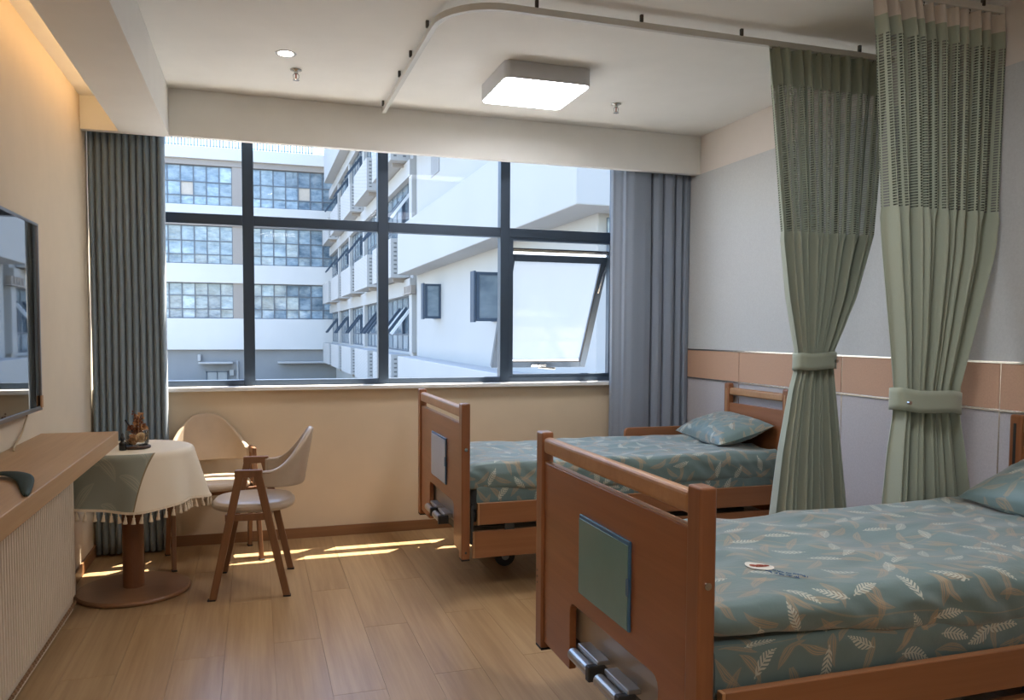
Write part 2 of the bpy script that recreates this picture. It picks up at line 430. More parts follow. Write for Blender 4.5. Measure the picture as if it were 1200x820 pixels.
# window wall with its opening
WX0, WX1, WZ0, WZ1 = -.909, 2.51, .975, 2.66
m = MB().box(XL, XR, YW, YW+.22, -.02, WZ0).box(WX1, XR, YW, YW+.12, WZ0, ZC).box(XL, WX1, YW, YW+.12, WZ1, ZC)
ww = m.build('wall_front', 'wall_sill'); struct(ww, 'beige wall below and around the big window', 'wall')
wr = BOX('wall_right', 'white_frieze', (XR, XR+.2, YR-.2, YW+.22, -.02, ZC)); struct(wr, 'right wall with grey cladding and peach panel rail', 'wall')
ZR1, ZR2 = 1.205, 1.006
seams = [YW, 4.451, 3.501, 2.551, 1.601, .651, -.299, -1.249, YR]
for a, b in zip(seams[:-1], seams[1:]):
    BOX('rail_panel', 'clad_peach', (XR-.014, XR, b+.003, a-.003, ZR2+.004, ZR1-.004), wr, .002)
    BOX('lower_panel', 'clad_low', (XR-.010, XR, b+.003, a-.003, .07, ZR2-.006), wr, .001)
    BOX('seam_strip', 'metal_trim', (XR-.011, XR, b-.003, b+.003, .07, ZR1), wr)
BOX('upper_panel', 'clad_grey', (XR-.012, XR, YR, YW, ZR1+.006, ZB), wr, .001)
BOX('metal_strip', 'metal_trim', (XR-.018, XR, YR, YW, ZR1-.004, ZR1+.006), wr, .001)
BOX('metal_strip', 'metal_trim', (XR-.018, XR, YR, YW, ZR2-.006, ZR2+.004), wr, .001)
bb = BOX('baseboard_front', 'skirting', (XL, XR, YW-.012, YW, 0, .066), None, .002); struct(bb, 'brown wooden skirting under the window', 'baseboard')
bb = BOX('baseboard_left', 'skirting', (XL, XL+.012, YR, YW-.012, 0, .066), None, .002); struct(bb, 'brown wooden skirting along the television wall', 'baseboard')
bb = BOX('baseboard_right', 'skirting', (XR-.014, XR, YR, YW-.012, 0, .068), None, .002); struct(bb, 'brown wooden skirting along the bed-head wall', 'baseboard')
# beam / pelmet and soffit with cove
XI, XS = -.716, -.456
bm_ = BOX('trim_1', 'ceiling_paint', (XL, XR, YB, YB+.05, ZB, ZC), None, .002); struct(bm_, 'white pelmet beam above the window curtains', 'beam')
so = BOX('trim_2', 'ceiling_paint', (XI, XS, YR, YB, ZB, ZC), None, .003); struct(so, 'white dropped soffit box along the television wall', 'soffit')
cv = BOX('trim_3', 'ceiling_paint', (XL, XI, YR, YB, 2.61, ZC)); struct(cv, 'white top of the recessed cove', 'trim')
le = BOX('led_strip', 'cove_glow', (XI-.012, XI-.002, YR+.05, YB-.12, 2.545, 2.565)); tag(le, 'warm glowing LED strip hidden inside the cove', 'light')

# ------------------------------------------------------------------ window
win = empty('window_1', (.8, 5.31, WZ0)); struct(win, 'dark framed eight-pane window with one open sash', 'window')
FY0, FY1 = 5.275, 5.345
MX = [-.875, -.037, .801, 1.637, 2.478]
for k, xm in enumerate(MX):
    w = .034 if 0 < k < 4 else .032
    BOX('mullion', 'frame_dark', (xm-w, xm+w, FY0, FY1, WZ0, WZ1), win, .003)
for k in range(4):
    a, b = MX[k]+.034, MX[k+1]-.034
    BOX('transom', 'frame_dark', (a, b, FY0+.002, FY1, 1.972, 2.036), win, .003)
    BOX('bottom_rail', 'frame_dark', (a, b, FY0+.002, FY1, WZ0, 1.012), win, .003)
    BOX('top_rail', 'frame_dark', (a, b, FY0+.002, FY1, 2.61, WZ1), win, .003)
    BOX('pane', 'window_glass', (a-.005, b+.005, 5.308, 5.314, 2.03, 2.615), win)
    if k < 3: BOX('pane', 'window_glass', (a-.005, b+.005, 5.308, 5.314, 1.008, 1.976), win)
# inner fixed frame of the opening light
sx0, sx1 = 1.671, 2.444
m = MB().box(sx0, sx0+.026, FY0+.006, FY1-.006, 1.012, 1.972).box(sx1-.022, sx1, FY0+.006, FY1-.006, 1.012, 1.972).box(sx0+.026, sx1-.022, FY0+.006, FY1-.006, 1.012, 1.03).box(sx0+.026, sx1-.022, FY0+.006, FY1-.006, 1.955, 1.972)
m.build('sash_frame', 'frame_dark', win, .002)
BOX('stay_rail', 'metal_trim', (sx0+.03, sx1-.026, 5.285, 5.33, 1.878, 1.894), win, .002)
BOX('stay_rail', 'rubber', (sx0+.03, sx1-.026, 5.29, 5.335, 1.895, 1.903), win)
# open sash, hung at the top, bottom swung outwards
TOP = Vector((0, 5.335, 1.868)); BOT = Vector((0, 5.765, 1.062))
d = (TOP-BOT); SL = d.length; dn = d.normalized(); nn = Vector((0, dn.z, -dn.y))
def S(x, b, c): p = BOT + dn*b + nn*c; return (x, p.y, p.z)
def sbox(m, x0, x1, b0, b1, c0, c1): return m.quadbox([S(x0, b0, c0), S(x1, b0, c0), S(x1, b0, c1), S(x0, b0, c1), S(x0, b1, c0), S(x1, b1, c0), S(x1, b1, c1), S(x0, b1, c1)])
a, b = 1.678, 2.438
sash = empty('sash', Vector((a, 5.335, 1.868)) - win.location); sash.parent = win
m = MB(); sbox(m, a, a+.05, 0, SL, -.02, .02); sbox(m, b-.05, b, 0, SL, -.02, .02); sbox(m, a+.05, b-.05, 0, .05, -.02, .02); sbox(m, a+.05, b-.05, SL-.05, SL, -.02, .02)
m.build('sash_rails', 'frame_dark', sash, .003)
m = MB(); sbox(m, a+.045, b-.045, .045, SL-.045, -.003, .003); m.build('pane', 'sash_glass', sash)
m = MB(); sbox(m, a+.05, b-.05, .05, .056, -.021, -.012); sbox(m, b-.056, b-.05, .05, SL-.05, -.021, -.012); m.build('gasket', 'rubber', sash)
m = MB(); sbox(m, a+.31, a+.43, .012, .034, -.032, -.02); m.bar(S(a+.36, .02, -.045), S(a+.50, .008, -.05), .012, .016); sbox(m, a+.36, a+.38, .01, .034, -.05, -.03)
m.build('handle', 'chrome', sash, .003)
m = MB().bar((sx1-.03, 5.33, 1.80), S(b-.03, SL-.28, -.02), .012, .006); m.build('friction_stay', 'chrome', sash)
m = MB().bar((sx0+.03, 5.33, 1.80), S(a+.03, SL-.28, -.02), .012, .006); m.build('friction_stay', 'chrome', sash)
sl = BOX('trim_4', 'sill_stone', (XL, WX1+.0, 5.175, 5.275, .950, .976), None, .004); struct(sl, 'pale stone sill running under the window', 'sill')

lg = BOX('trim_5', 'sill_stone', (-1.1, 2.7, 5.45, 5.95, .86, .93), None, .006); struct(lg, 'added pale stone ledge outside below the window, bouncing sun to the ceiling', 'sill')  # added sunlit ledge, hidden below the sill, throws light up to the ceiling
# ------------------------------------------------------------------ exterior buildings
gr = BOX('ground', 'bldg_concrete', (-90, 90, 5.6, 160, -2.4, -2.05)); struct(gr, 'pale courtyard paving seen beyond the window', 'ground')
D = 58.0
ob = empty('office_building', (-4, D+4, -2.05)); tag(ob, 'white office block with bands of blue glass across the courtyard', 'building')
FX0, FX1 = -24.0, 9.0
BOX('base_wall', 'bldg_grey', (FX0, FX1, D+.4, D+8, -2.05, .03), ob)
BOX('core_wall', 'bldg_beige', (FX0, FX1, D+.5, D+8, .03, 13.6), ob)
for z0, z1 in ((.03, 2.15), (4.56, 5.83), (8.42, 9.76)):
    BOX('spandrel_band', 'facade_white', (FX0, FX1, D, D+.5, z0, z1), ob, .03)
BOX('window_head', 'bldg_beige', (FX0, FX1, D+.1, D+.5, 12.42, 12.8), ob)
BOX('parapet_band', 'facade_white', (FX0, FX1, D-.1, D+.5, 12.8, 13.6), ob, .03)
m = MB()
for k in range(140): m.box(FX0+k*.2, FX0+k*.2+.09, D+.0, D+.12, 13.6, 14.15)
m.box(FX0, FX1, D+.03, D+.09, 13.66, 13.72).box(FX0, FX1, D+.03, D+.09, 14.1, 14.15)
tag(m.build('roof_louvre', 'near_pane', ob), kind='stuff')
pane_me = {}
def far_window(x0, ncol, z0, z1, pitch, beige):
    heights = ((z0+.06, z0+.62), (z0+.66, z0+1.54), (z0+1.58, z1-.05))
    w = empty('window', Vector((x0, D+.3, z0)) - ob.location); w.parent = ob
    m = MB()
    for c in range(ncol+1): m.box(x0+c*pitch-.035, x0+c*pitch+.035, D+.30, D+.44, z0, z1)
    for zz in (z0+.03, z0+.64, z0+1.56, z1-.03): m.box(x0, x0+ncol*pitch, D+.31, D+.43, zz-.035, zz+.035)
    m.build('frame', 'far_frame', w)
    for c in range(ncol):
        for r, (a, b) in enumerate(heights):
            mt = 'panel_beige' if (c, r) in beige else 'far_pane'
            key = (round(b-a, 2), mt)
            if key not in pane_me:
                o = MB().box(-pitch/2+.03, pitch/2-.03, -.02, .02, 0, b-a).build('pane', mt, w, local=True); pane_me[key] = o.data
            else:
                o = bpy.data.objects.new('pane', pane_me[key]); COL.objects.link(o); o.parent = w
            o.location = Vector(((c+.5)*pitch, .08, a-z0)); o.rotation_euler = (random.uniform(-.02, .02), 0, random.uniform(-.03, .03))
for f, (z0, z1) in enumerate(((2.15, 4.56), (5.83, 8.42), (9.76, 12.42))):
    far_window(-9.56, 10, z0, z1, .813, {(6, 1)} if f == 2 else set())
    far_window(-.40, 8, z0, z1, .83, {(4, 1)} if f == 2 else set())
    BOX('pier', 'bldg_beige', (-1.42, -.43, D+.15, D+.5, z0, z1), ob)
BOX('canopy', 'bldg_white', (-3.67, -1.49, D-.6, D+.4, -.92, -.8), ob, .02)
BOX('canopy', 'bldg_white', (1.45, 5.2, D-.6, D+.4, -.92, -.8), ob, .02)
BOX('wall_lamp', 'bldg_white', (-3.75, -3.55, D+.1, D+.4, -.75, -.3), ob, .02)
for xa in (-3.15, -2.5): BOX('door', 'bldg_white', (xa, xa+.6, D+.3, D+.4, -2.05, -1.53), ob, .02)
m = MB().box(-3.25, -3.17, D+.28, D+.4, -2.05, -1.45).box(-2.54, -2.5, D+.28, D+.4, -2.05, -1.45).box(-1.89, -1.81, D+.28, D+.4, -2.05, -1.45).box(-3.25, -1.81, D+.28, D+.4, -1.52, -1.45)
m.build('door_frame', 'far_frame', ob)
BOX('condenser', 'bldg_white', (-1.72, -1.45, D+.1, D+.4, -1.75, -1.36), ob, .02)
MB().cyl((-1.2, D+.3, -2.05), (-1.2, D+.3, -.75), .07, n=10).build('downpipe', 'bldg_white', ob)

XF, XWI = 4.40, 5.04
wg = empty('building_wing', (6, 30, -2.05)); tag(wg, 'white building wing with overhanging bands and slotted screens on the right', 'building')
H = 3.95
BOX('solid_wall', 'bldg_white', (XWI, 13, 11.44, 26.0, -2.05, 15.2), wg, .02)
BOX('core_wall', 'bldg_white', (XWI+.35, 13, 26.0, D-.65, -2.05, 15.2), wg)
for k in (-1, 0, 1, 2):
    z0, z1 = (3.16+H*k, 4.67+H*k) if k >= 0 else (-.95, .53)
    BOX('overhang_band', 'bldg_white', (XF, XWI, 10.75, 25.95, z0, z1), wg, .02)
    BOX('overhang_band', 'bldg_white', (XWI, 13, 10.75, 11.44, z0, z1), wg, .02)
BOX('roof_fascia', 'bldg_white', (XF, XWI+.4, 26.0, 54.5, 3.16+2*H, 15.2), wg, .02)
# window bays and slotted screens of the far half of the wing
BAY0, BAYL = 27.3, 6.1
def wing_bay(y0, k):
    zb = .62 + H*k
    BOX('spandrel', 'bldg_white', (XWI+.02, XWI+.35, y0-.6, y0+BAYL-.6, zb-1.45, zb), wg)
    BOX('window_lintel', 'bldg_white', (XWI-.1, XWI+.35, y0-.6, y0+BAYL-.6, zb+1.95, zb+2.5), wg)
    BOX('pier', 'bldg_white', (XWI-.08, XWI+.35, y0-.85, y0-.35, zb, zb+1.95), wg)
    w = empty('window', Vector((XWI+.1, y0, zb)) - wg.location); w.parent = wg
    m = MB(); n = 5; p = (BAYL-.5)/n
    for c in range(n+1): m.box(XWI+.08, XWI+.18, y0-.35+c*p-.03, y0-.35+c*p+.03, zb, zb+1.95)
    for zz in (zb+.03, zb+.6, zb+1.92): m.box(XWI+.09, XWI+.17, y0-.35, y0-.35+n*p, zz-.03, zz+.03)
    m.build('frame', 'far_frame', w)
    for c in range(n):
        for r, (a, b) in enumerate(((.06, .57), (.63, 1.89))):
            key = ('w', r)
            if key not in pane_me:
                o = MB().box(-.02, .02, -p/2+.03, p/2-.03, 0, b-a).build('pane', 'near_pane', w, local=True); pane_me[key] = o.data
            else:
                o = bpy.data.objects.new('pane', pane_me[key]); COL.objects.link(o); o.parent = w
            o.location = (.02, -.35+(c+.5)*p, a)
    for c in ((0, 1) if y0 < 35 else (1,)):                   # open top-hung lights
        yy = y0 + .1 + c*1.35
        for e in (0.0, 1.0):
            m = MB().bar((XWI+.1, yy+e, zb+1.55), (XWI-.62, yy+e, zb+.62), .09, .09); m.build('open_sash', 'far_frame_white' if e == 0 and y0 < 30 else 'frame_dark', wg)
        MB().box(XWI+.0, XWI+.1, yy-.04, yy+.08, zb+.62, zb+1.55).build('sash_post', 'frame_dark', wg)
SLOT = {}
def screen_box(y0, k):
    z0 = -.78 + H*k; L = 4.5; hz = 1.32
    if 'a' not in SLOT:
        tmp = MB().box(-.32, .32, 0, L, 0, hz).build('slotted_screen', 'bldg_white', wg, local=True)
        SLOT['a'] = tmp.data; bpy.data.objects.remove(tmp)
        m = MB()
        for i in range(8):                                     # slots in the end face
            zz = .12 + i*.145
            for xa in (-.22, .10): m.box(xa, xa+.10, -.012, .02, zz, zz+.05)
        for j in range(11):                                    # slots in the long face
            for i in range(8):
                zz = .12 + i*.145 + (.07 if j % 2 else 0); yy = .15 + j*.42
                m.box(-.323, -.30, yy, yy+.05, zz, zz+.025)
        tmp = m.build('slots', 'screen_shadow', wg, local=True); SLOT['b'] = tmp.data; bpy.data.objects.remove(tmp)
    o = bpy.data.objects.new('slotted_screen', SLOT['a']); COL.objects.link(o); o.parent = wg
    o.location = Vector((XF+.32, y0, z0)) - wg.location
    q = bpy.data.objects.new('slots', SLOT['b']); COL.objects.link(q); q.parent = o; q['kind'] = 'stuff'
    BOX('screen_bracket', 'bldg_beige', (XF+.15, XWI+.3, y0+.5, y0+.58, z0-.14, z0), wg)
for k in (0, 1, 2):
    for b in range(5):
        wing_bay(BAY0 + b*BAYL, k) if k < 3 else None
for k in (0, 1, 2):
    for b in range(5): screen_box(BAY0 + b*BAYL, k)
# casement windows opened flat towards the viewer on the solid wall
def casement(y, z0, z1, wd):
    c = empty('casement_window', Vector((XWI, y, z0)) - wg.location); c.parent = wg
    t = .065
    m = MB()
    BOX('sash_edge', 'frame_dark', (XWI-wd-.055, XWI-wd-.012, y+.0, y+.3, z0-.02, z1+.02), c)
    for p in ((XWI-wd, XWI-wd+t, z0, z1), (XWI-t, XWI, z0, z1), (XWI-wd+t, XWI-t, z0, z0+t), (XWI-wd+t, XWI-t, z1-t, z1)): m.box(p[0], p[1], y, y+.05, p[2], p[3])
    m.build('sash_rails', 'frame_dark', c)
    BOX('pane', 'near_pane', (XWI-wd+t, XWI-t, y+.02, y+.03, z0+t, z1-t), c)
    m = MB().box(XWI-.05, XWI+.04, y+.05, y+.11, z0, z1).box(XWI-.05, XWI+.04, y+.85, y+.91, z0, z1).box(XWI-.05, XWI+.04, y+.11, y+.85, z0, z0+.06).box(XWI-.05, XWI+.04, y+.11, y+.85, z1-.06, z1)
    m.build('frame', 'frame_dark', c)
    BOX('back_pane', 'near_pane', (XWI-.02, XWI+.02, y+.11, y+.85, z0+.06, z1-.06), c)
casement(22.4, 1.70, 2.68, .46); casement(16.2, 1.55, 2.58, .64)
BOX('slot_window', 'bldg_grey', (XWI-.02, XWI+.05, 22.6, 23.7, 5.9, 7.1), wg)
BOX('end_window', 'near_pane', (XWI+.15, XWI+1.6, 11.40, 11.45, 2.2, 3.1), wg)
m = MB()
for k in range(5): m.box(XWI-.16, XWI, 26.2+k*.3, 26.34+k*.3, 2.62, 2.86)
m.box(XWI-.18, XWI, 26.1, 27.7, 2.58, 2.62); m.build('vent_grille', 'bldg_beige', wg)
# added slab out of view above the window, trims the floor sun strips
sh = empty('added_sun_shade', (1.0, 5.9, 5.6)); tag(sh, 'added white slab outside above the window, trimming the sun strips on the floor', 'sun shade')
BOX('slab', 'bldg_white', (-3, 8, 5.47, 6.32, 6.70, 6.88), sh)
for xa in (-2.6, 5.6, 6.6): BOX('bracket', 'bldg_white', (xa, xa+.06, 5.47, 6.26, 6.3, 6.70), sh)

# ------------------------------------------------------------------ window curtains
def drape(name, xs, yc, z0, z1, pts, mat, label, cat, group, thick=.003, hem=.0, nz=26, sway=.004):
    """pts: list of (x, dy) along the top; folds run straight down with a little sway"""
    n = len(pts)
    def fn(u, v):
        i = min(int(round(u*(n-1))), n-1); x, dy = pts[i]
        z = z1 + (z0-z1)*v
        s = noise.noise(Vector((x*6, z*1.1, 3.3)))*sway
        return (x + s, yc + dy*(1+.12*math.sin(z*2.1+x*9)) + s, z)
    o = MB().grid(n, nz, fn).build(name, mat, None, smooth=True, solid=thick)
    return tag(o, label, cat, group)
pts = []; NF = 11; x0, x1 = -.9, -.50
for i in range(NF*14+1):
    u = i/(NF*14); ph = (u*NF) % 1.0
    dy = .05*(1 - math.sqrt(abs(math.sin(PI*u*NF)))) if True else 0
    pts.append((x0+(x1-x0)*u, dy-.02))
drape('window_curtain', None, 5.125, .012, 2.62, pts, 'curtain_slate', 'slate grey pleated curtain drawn back beside the beige television wall', 'curtain', 'window curtains')
pts = []
bounds = [(2.375, .055), (2.385, .03), (2.44, -.005), (2.447, -.03), (2.50, -.055), (2.58, -.05), (2.64, -.035), (2.655, .035), (2.668, -.025), (2.70, -.045), (2.735, -.03), (2.745, .03), (2.757, -.03), (2.80, -.05), (2.83, -.03), (2.842, .025), (2.852, -.02), (2.885, -.035), (2.90, .0), (2.925, -.03), (2.957, -.02)]
for (xa, ya), (xb, yb) in zip(bounds[:-1], bounds[1:]):
    for k in range(6):
        t_ = k/6; s_ = t_*t_*(3-2*t_); pts.append((xa+(xb-xa)*t_, ya+(yb-ya)*s_))
pts.append(bounds[-1])
drape('window_curtain', None, 5.11, .012, 2.62, pts, 'curtain_blue', 'blue grey curtain hanging in folds beside the head of the far bed', 'curtain', 'window curtains')

# ------------------------------------------------------------------ ceiling fittings
def panel_lamp(cx, cy, label):
    e = empty('ceiling_lamp', (cx, cy, 2.598)); tag(e, label, 'lamp', 'square ceiling lamps')
    w = .235; c = .03
    def rr(w): 
        o = []
        for sx, sy, a0 in ((1, 1, 0), (-1, 1, 90), (-1, -1, 180), (1, -1, 270)):
            for k in range(5):
                a = math.radians(a0+k*22.5); o.append((cx+sx*(w-c)+c*math.cos(a), cy+sy*(w-c)+c*math.sin(a)))
        return o
    MB().poly(rr(w), 'z', 2.604, ZC).build('housing', 'lamp_body', e, .003)
    MB().poly(rr(w-.008), 'z', 2.598, 2.6045).build('diffuser', 'panel_glow', e)
panel_lamp(1.445, 4.145, 'flat square white ceiling lamp glowing inside the curved track')
panel_lamp(1.445, 1.75, 'added flat square white ceiling lamp, out of view over the near bed')  # added fill lamp outside the view, brightens the room
panel_lamp(.3, -.6, 'added flat square white ceiling lamp, out of view near the back wall')  # second added fill lamp, behind the camera
def downlight(cx, cy, label):
    e = empty('downlight', (cx, cy, ZC)); tag(e, label, 'lamp', 'round downlights')
    MB().lathe([(.036, -.001), (.048, -.004), (.052, -.001), (.052, 0)], (cx, cy, ZC), 28).build('ring', 'lamp_body', e, smooth=True)
    MB().lathe([(.0005, -.003), (.036, -.003), (.036, 0)], (cx, cy, ZC), 28).build('lens', 'spot_glow', e)
downlight(.157, 4.187, 'small round recessed downlight beside the sprinkler')
downlight(.157, 2.2, 'added small round downlight, out of view in the middle of the ceiling')  # extra downlight added for room light, not in view
downlight(.157, .2, 'added small round downlight, out of view above the viewer')  # another added downlight, unseen, for fill
def sprinkler(cx, cy, label):
    e = empty('sprinkler', (cx, cy, ZC)); tag(e, label, 'sprinkler', 'ceiling sprinklers')
    MB().lathe([(.03, 0), (.03, -.004), (.012, -.008), (.01, -.02), (.012, -.022)], (cx, cy, ZC), 20).build('collar', 'chrome', e, smooth=True)
    m = MB()
    for s in (-1, 1): m.tube([(cx+s*.008, cy, ZC-.02), (cx+s*.015, cy, ZC-.03), (cx+s*.014, cy, ZC-.042), (cx+s*.003, cy, ZC-.052)], .0025, 6)
    m.build('yoke', 'chrome', e)
    MB().cyl((cx, cy, ZC-.022), (cx, cy, ZC-.05), .0035, n=8).build('bulb', 'patch_brown', e)
    MB().lathe([(.001, -.052), (.017, -.053), (.017, -.056), (.001, -.057)], (cx, cy, ZC), 16).build('deflector', 'chrome', e)
sprinkler(.217, 4.425, 'metal sprinkler head hanging beside the round downlight')
sprinkler(2.073, 4.451, 'metal sprinkler head between the square lamp and right wall')

# ------------------------------------------------------------------ privacy curtain tracks
ZT = 2.648
def track(name, path, label, clips):
    e = empty(name, tuple(path[0])); tag(e, label, 'curtain track', 'ceiling curtain tracks')
    MB().tube(path, 0, 4, flat=(.012, .014)).build('rail', 'track_white', e, .002)
    for p in clips:
        MB().box(p[0]-.006, p[0]+.008, p[1]-.007, p[1]+.007, ZT+.012, ZC).build('clip', 'clip_dark', e, .002)
    return e
YA = 3.20; RC = .26
path = [(.75, 4.90, ZT), (.75, 4.4, ZT), (.75, 3.9, ZT), (.75, YA+RC, ZT)]
for k in range(1, 10):
    a = PI/2*k/10; path.append((.75+RC-RC*math.cos(a), YA+RC-RC*math.sin(a), ZT))
path += [(.75+RC, YA, ZT), (1.5, YA, ZT), (2.2, YA, ZT), (XR-.014, YA, ZT)]
track('curtain_track', path, 'curved white ceiling track bending round above the far bed', [(.735, 4.84), (.735, 4.27), (.735, 3.95), (.735, 3.55), (1.12, YA-.01), (1.6, YA-.01), (2.1, YA-.01), (2.75, YA-.01)])
YBC = 2.60
path = [(.75, 1.0, ZT+.01), (.75, YBC-RC, ZT+.01)]
for k in range(1, 10):
    a = PI/2*k/10; path.append((.75+RC-RC*math.cos(a), YBC-RC+RC*math.sin(a), ZT+.01))
path += [(.75+RC, YBC, ZT+.01), (2.0, YBC, ZT+.01), (XR-.014, YBC, ZT+.01)]
track('curtain_track', path, 'white ceiling track carrying the nearer green curtain', [(.735, 1.6), (1.5, YBC-.01), (2.3, YBC-.01), (2.84, YBC-.01)])

# ------------------------------------------------------------------ green privacy curtains
def smooth_interp(tab, z):
    for (za, *a), (zb, *b) in zip(tab[:-1], tab[1:]):
        if za >= z >= zb:
            t = (za-z)/(za-zb) if za != zb else 0
            return [p+(q-p)*t for p, q in zip(a, b)]
    return list(tab[-1][1:]) if z < tab[-1][0] else list(tab[0][1:])
def privacy(yc, tab, zs, n, seed, label, tie, hook_x):
    """tab: (z, xleft, xright, amplitude); zs: breaks top to bottom with part names"""
    e = empty('privacy_curtain', (tab[-1][1], yc, .02)); tag(e, label, 'curtain', 'green privacy curtains')
    rnd = random.Random(seed); ph = [rnd.uniform(-.5, .5) for _ in range(n+2)]; am = [rnd.uniform(.65, 1.15) for _ in range(n+2)]
    NU = n*12
    def pt(u, z):
        l, r, A = smooth_interp(tab, z)
        k = u*n; i = int(k); f = k-i
        w = ph[min(i, n)]*(1-f)+ph[min(i+1, n+1)]*f; a = am[min(i, n)]*(1-f)+am[min(i+1, n+1)]*f
        s = math.sin(2*PI*k + w*1.6)
        sg = math.copysign(abs(s)**.8, s)
        x = l + (r-l)*(u + .012*math.sin(2*PI*k*.5+w*3))
        y = yc + A*a*(.8*sg + .35*math.sin(2*PI*k*.41+seed)*(1 if z < 1.8 else .3)) + .004*noise.noise(Vector((u*8, z*2, seed)))
        return Vector((min(x, XR-.018), y, z))
    ulen = (tab[0][2]-tab[0][1])*1.9
    for (z1, z0, name, mat, nz) in zs:
        m = MB().grid(NU, nz, lambda u, v: pt(u, z1+(z0-z1)*v), lambda u, v: (u*ulen, z1+(z0-z1)*v))
        m.build(name, mat, e, smooth=True)
    tz0, tz1, tl, tr, ta = tie
    def ring(u, v):
        a = 2*PI*u; z = tz0+(tz1-tz0)*v; cx = (tl+tr)/2
        sq = lambda c: math.copysign(abs(c)**.7, c)
        return (cx+(tr-tl)/2*sq(math.cos(a)), yc+ta*sq(math.sin(a)), z + .012*math.cos(a)*(-1 if seed == 2 else .3) + .003*math.sin(4*a))
    tb = MB().grid(48, 5, ring, close_u=True).build('tieback', 'green_cloth', e, smooth=True, solid=.003)
    bx = tr-.03 if seed == 1 else tl+.02
    MB().cyl((bx, yc-ta*.94, (tz0+tz1)/2), (bx, yc-ta*.94-.012, (tz0+tz1)/2), .008, n=12).build('button', 'chrome', tb)
    zt = zs[0][0]
    for k in range(hook_x[2]):
        x = hook_x[0]+(hook_x[1]-hook_x[0])*k/(hook_x[2]-1)
        MB().tube([(x, yc, zt-.012), (x+.004, yc, zt), (x, yc, zt+.008), (x, yc, ZT-.006)], .0022, 5).build('hook', 'clip_dark', e)
    return e
tabA = [(2.64, 2.255, 2.93, .022), (2.47, 2.275, 2.92, .034), (1.80, 2.352, 2.865, .045), (1.5, 2.395, 2.77, .045), (1.33, 2.432, 2.69, .04), (1.235, 2.452, 2.645, .034), (1.15, 2.452, 2.645, .034), (1.05, 2.425, 2.66, .038), (.75, 2.375, 2.70, .05), (.39, 2.335, 2.747, .06), (.02, 2.30, 2.79, .065)]
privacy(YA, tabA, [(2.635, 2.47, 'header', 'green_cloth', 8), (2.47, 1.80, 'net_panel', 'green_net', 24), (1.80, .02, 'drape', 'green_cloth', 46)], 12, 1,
        'sage green privacy curtain tied at the waist, beside the far bed', (1.152, 1.232, 2.438, 2.655, .056), (2.27, 2.92, 9))
tabB = [(2.645, 2.30, 2.955, .024), (2.50, 2.325, 2.953, .034), (1.83, 2.385, 2.935, .046), (1.65, 2.405, 2.915, .046), (1.30, 2.455, 2.82, .042), (1.10, 2.478, 2.765, .036), (1.0, 2.478, 2.765, .036), (.85, 2.46, 2.795, .042), (.56, 2.44, 2.845, .05), (.02, 2.42, 2.88, .05)]
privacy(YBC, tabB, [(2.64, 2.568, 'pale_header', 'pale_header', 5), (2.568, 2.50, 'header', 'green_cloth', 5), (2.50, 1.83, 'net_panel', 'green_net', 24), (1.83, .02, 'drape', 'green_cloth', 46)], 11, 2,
        'sage green privacy curtain with pale top band, nearest the viewer', (1.004, 1.094, 2.455, 2.785, .062), (2.31, 2.94, 9))

# ------------------------------------------------------------------ television, shelf, radiator
tv = empty('television', (-.88, 3.12, .985)); tag(tv, 'wide flat television with glossy black screen on the beige wall', 'television')
BOX('casing', 'tv_back', (-.895, -.868, 2.42, 3.80, .987, 1.757), tv, .006)
BOX('screen', 'tv_black', (-.868, -.862, 2.43, 3.793, 1.002, 1.750), tv)
m = MB().box(-.87, -.856, 3.793, 3.803, .985, 1.760).box(-.87, -.856, 2.42, 3.793, 1.750, 1.760).box(-.87, -.856, 2.42, 3.793, .985, 1.002).box(-.87, -.856, 2.417, 2.43, .985, 1.760)
m.build('bezel', 'tv_bezel', tv, .002)
BOX('corner_tag', 'tag_tan', (-.858, -.853, 3.77, 3.803, .995, 1.045), tv)
BOX('wall_bracket', 'tv_back', (XL+.001, -.895, 2.9, 3.3, 1.2, 1.55), tv)
cb = MB().tube([(-.885, 3.70, .99), (-.895, 3.70, .95), (-.898, 3.66, .91), (-.897, 3.60, .885), (-.89, 3.5, .867), (-.87, 3.42, .866)], .004, 6).build('power_cable', 'cable', smooth=True)
tag(cb, 'thin beige cable dangling from the television to the shelf', 'cable')
sf = BOX('wall_shelf', 'shelf_wood', (XL, -.598, .9, 3.99, .80, .862), None, .003); tag(sf, 'long pale wooden shelf under the television above the radiator', 'shelf')
LP = [Vector(p) for p in ((-.84, 2.66, .868), (-.775, 2.80, .874), (-.715, 2.80, .876), (-.66, 2.70, .873), (-.602, 2.47, .865))]
def leafp(u, v):      # one broad leaf lying in an arc on the shelf
    def cr(t):
        k = min(int(t*4), 3); f = t*4-k; q = [LP[max(0, min(4, k+j))] for j in (-1, 0, 1, 2)]
        return .5*((2*q[1]) + (q[2]-q[0])*f + (2*q[0]-5*q[1]+4*q[2]-q[3])*f*f + (3*q[1]-q[0]-3*q[2]+q[3])*f**3)
    sp = cr(u); d = (cr(min(1, u+.01)) - cr(max(0, u-.01))).normalized()
    nrm = Vector((-d.y, d.x, 0)).normalized(); w = .030*max(.02, math.sin(PI*(u*.95+.03)))**.7; t_ = (v-.5)*2
    return sp + nrm*(w*t_) + Vector((0, 0, .006*(1-t_*t_)))
lf = MB().grid(41, 7, leafp).build('plant_leaf', 'leaf_green', smooth=True, solid=.002); tag(lf, 'dark green arching leaf lying on the pale wooden shelf', 'leaf')
rd = empty('radiator', (-.83, 3.0, .03)); tag(rd, 'ribbed cream panel radiator below the wooden shelf', 'radiator')
BOX('body', 'radiator_paint', (-.885, -.812, 1.6, 4.075, .03, .74), rd, .004)
m = MB()
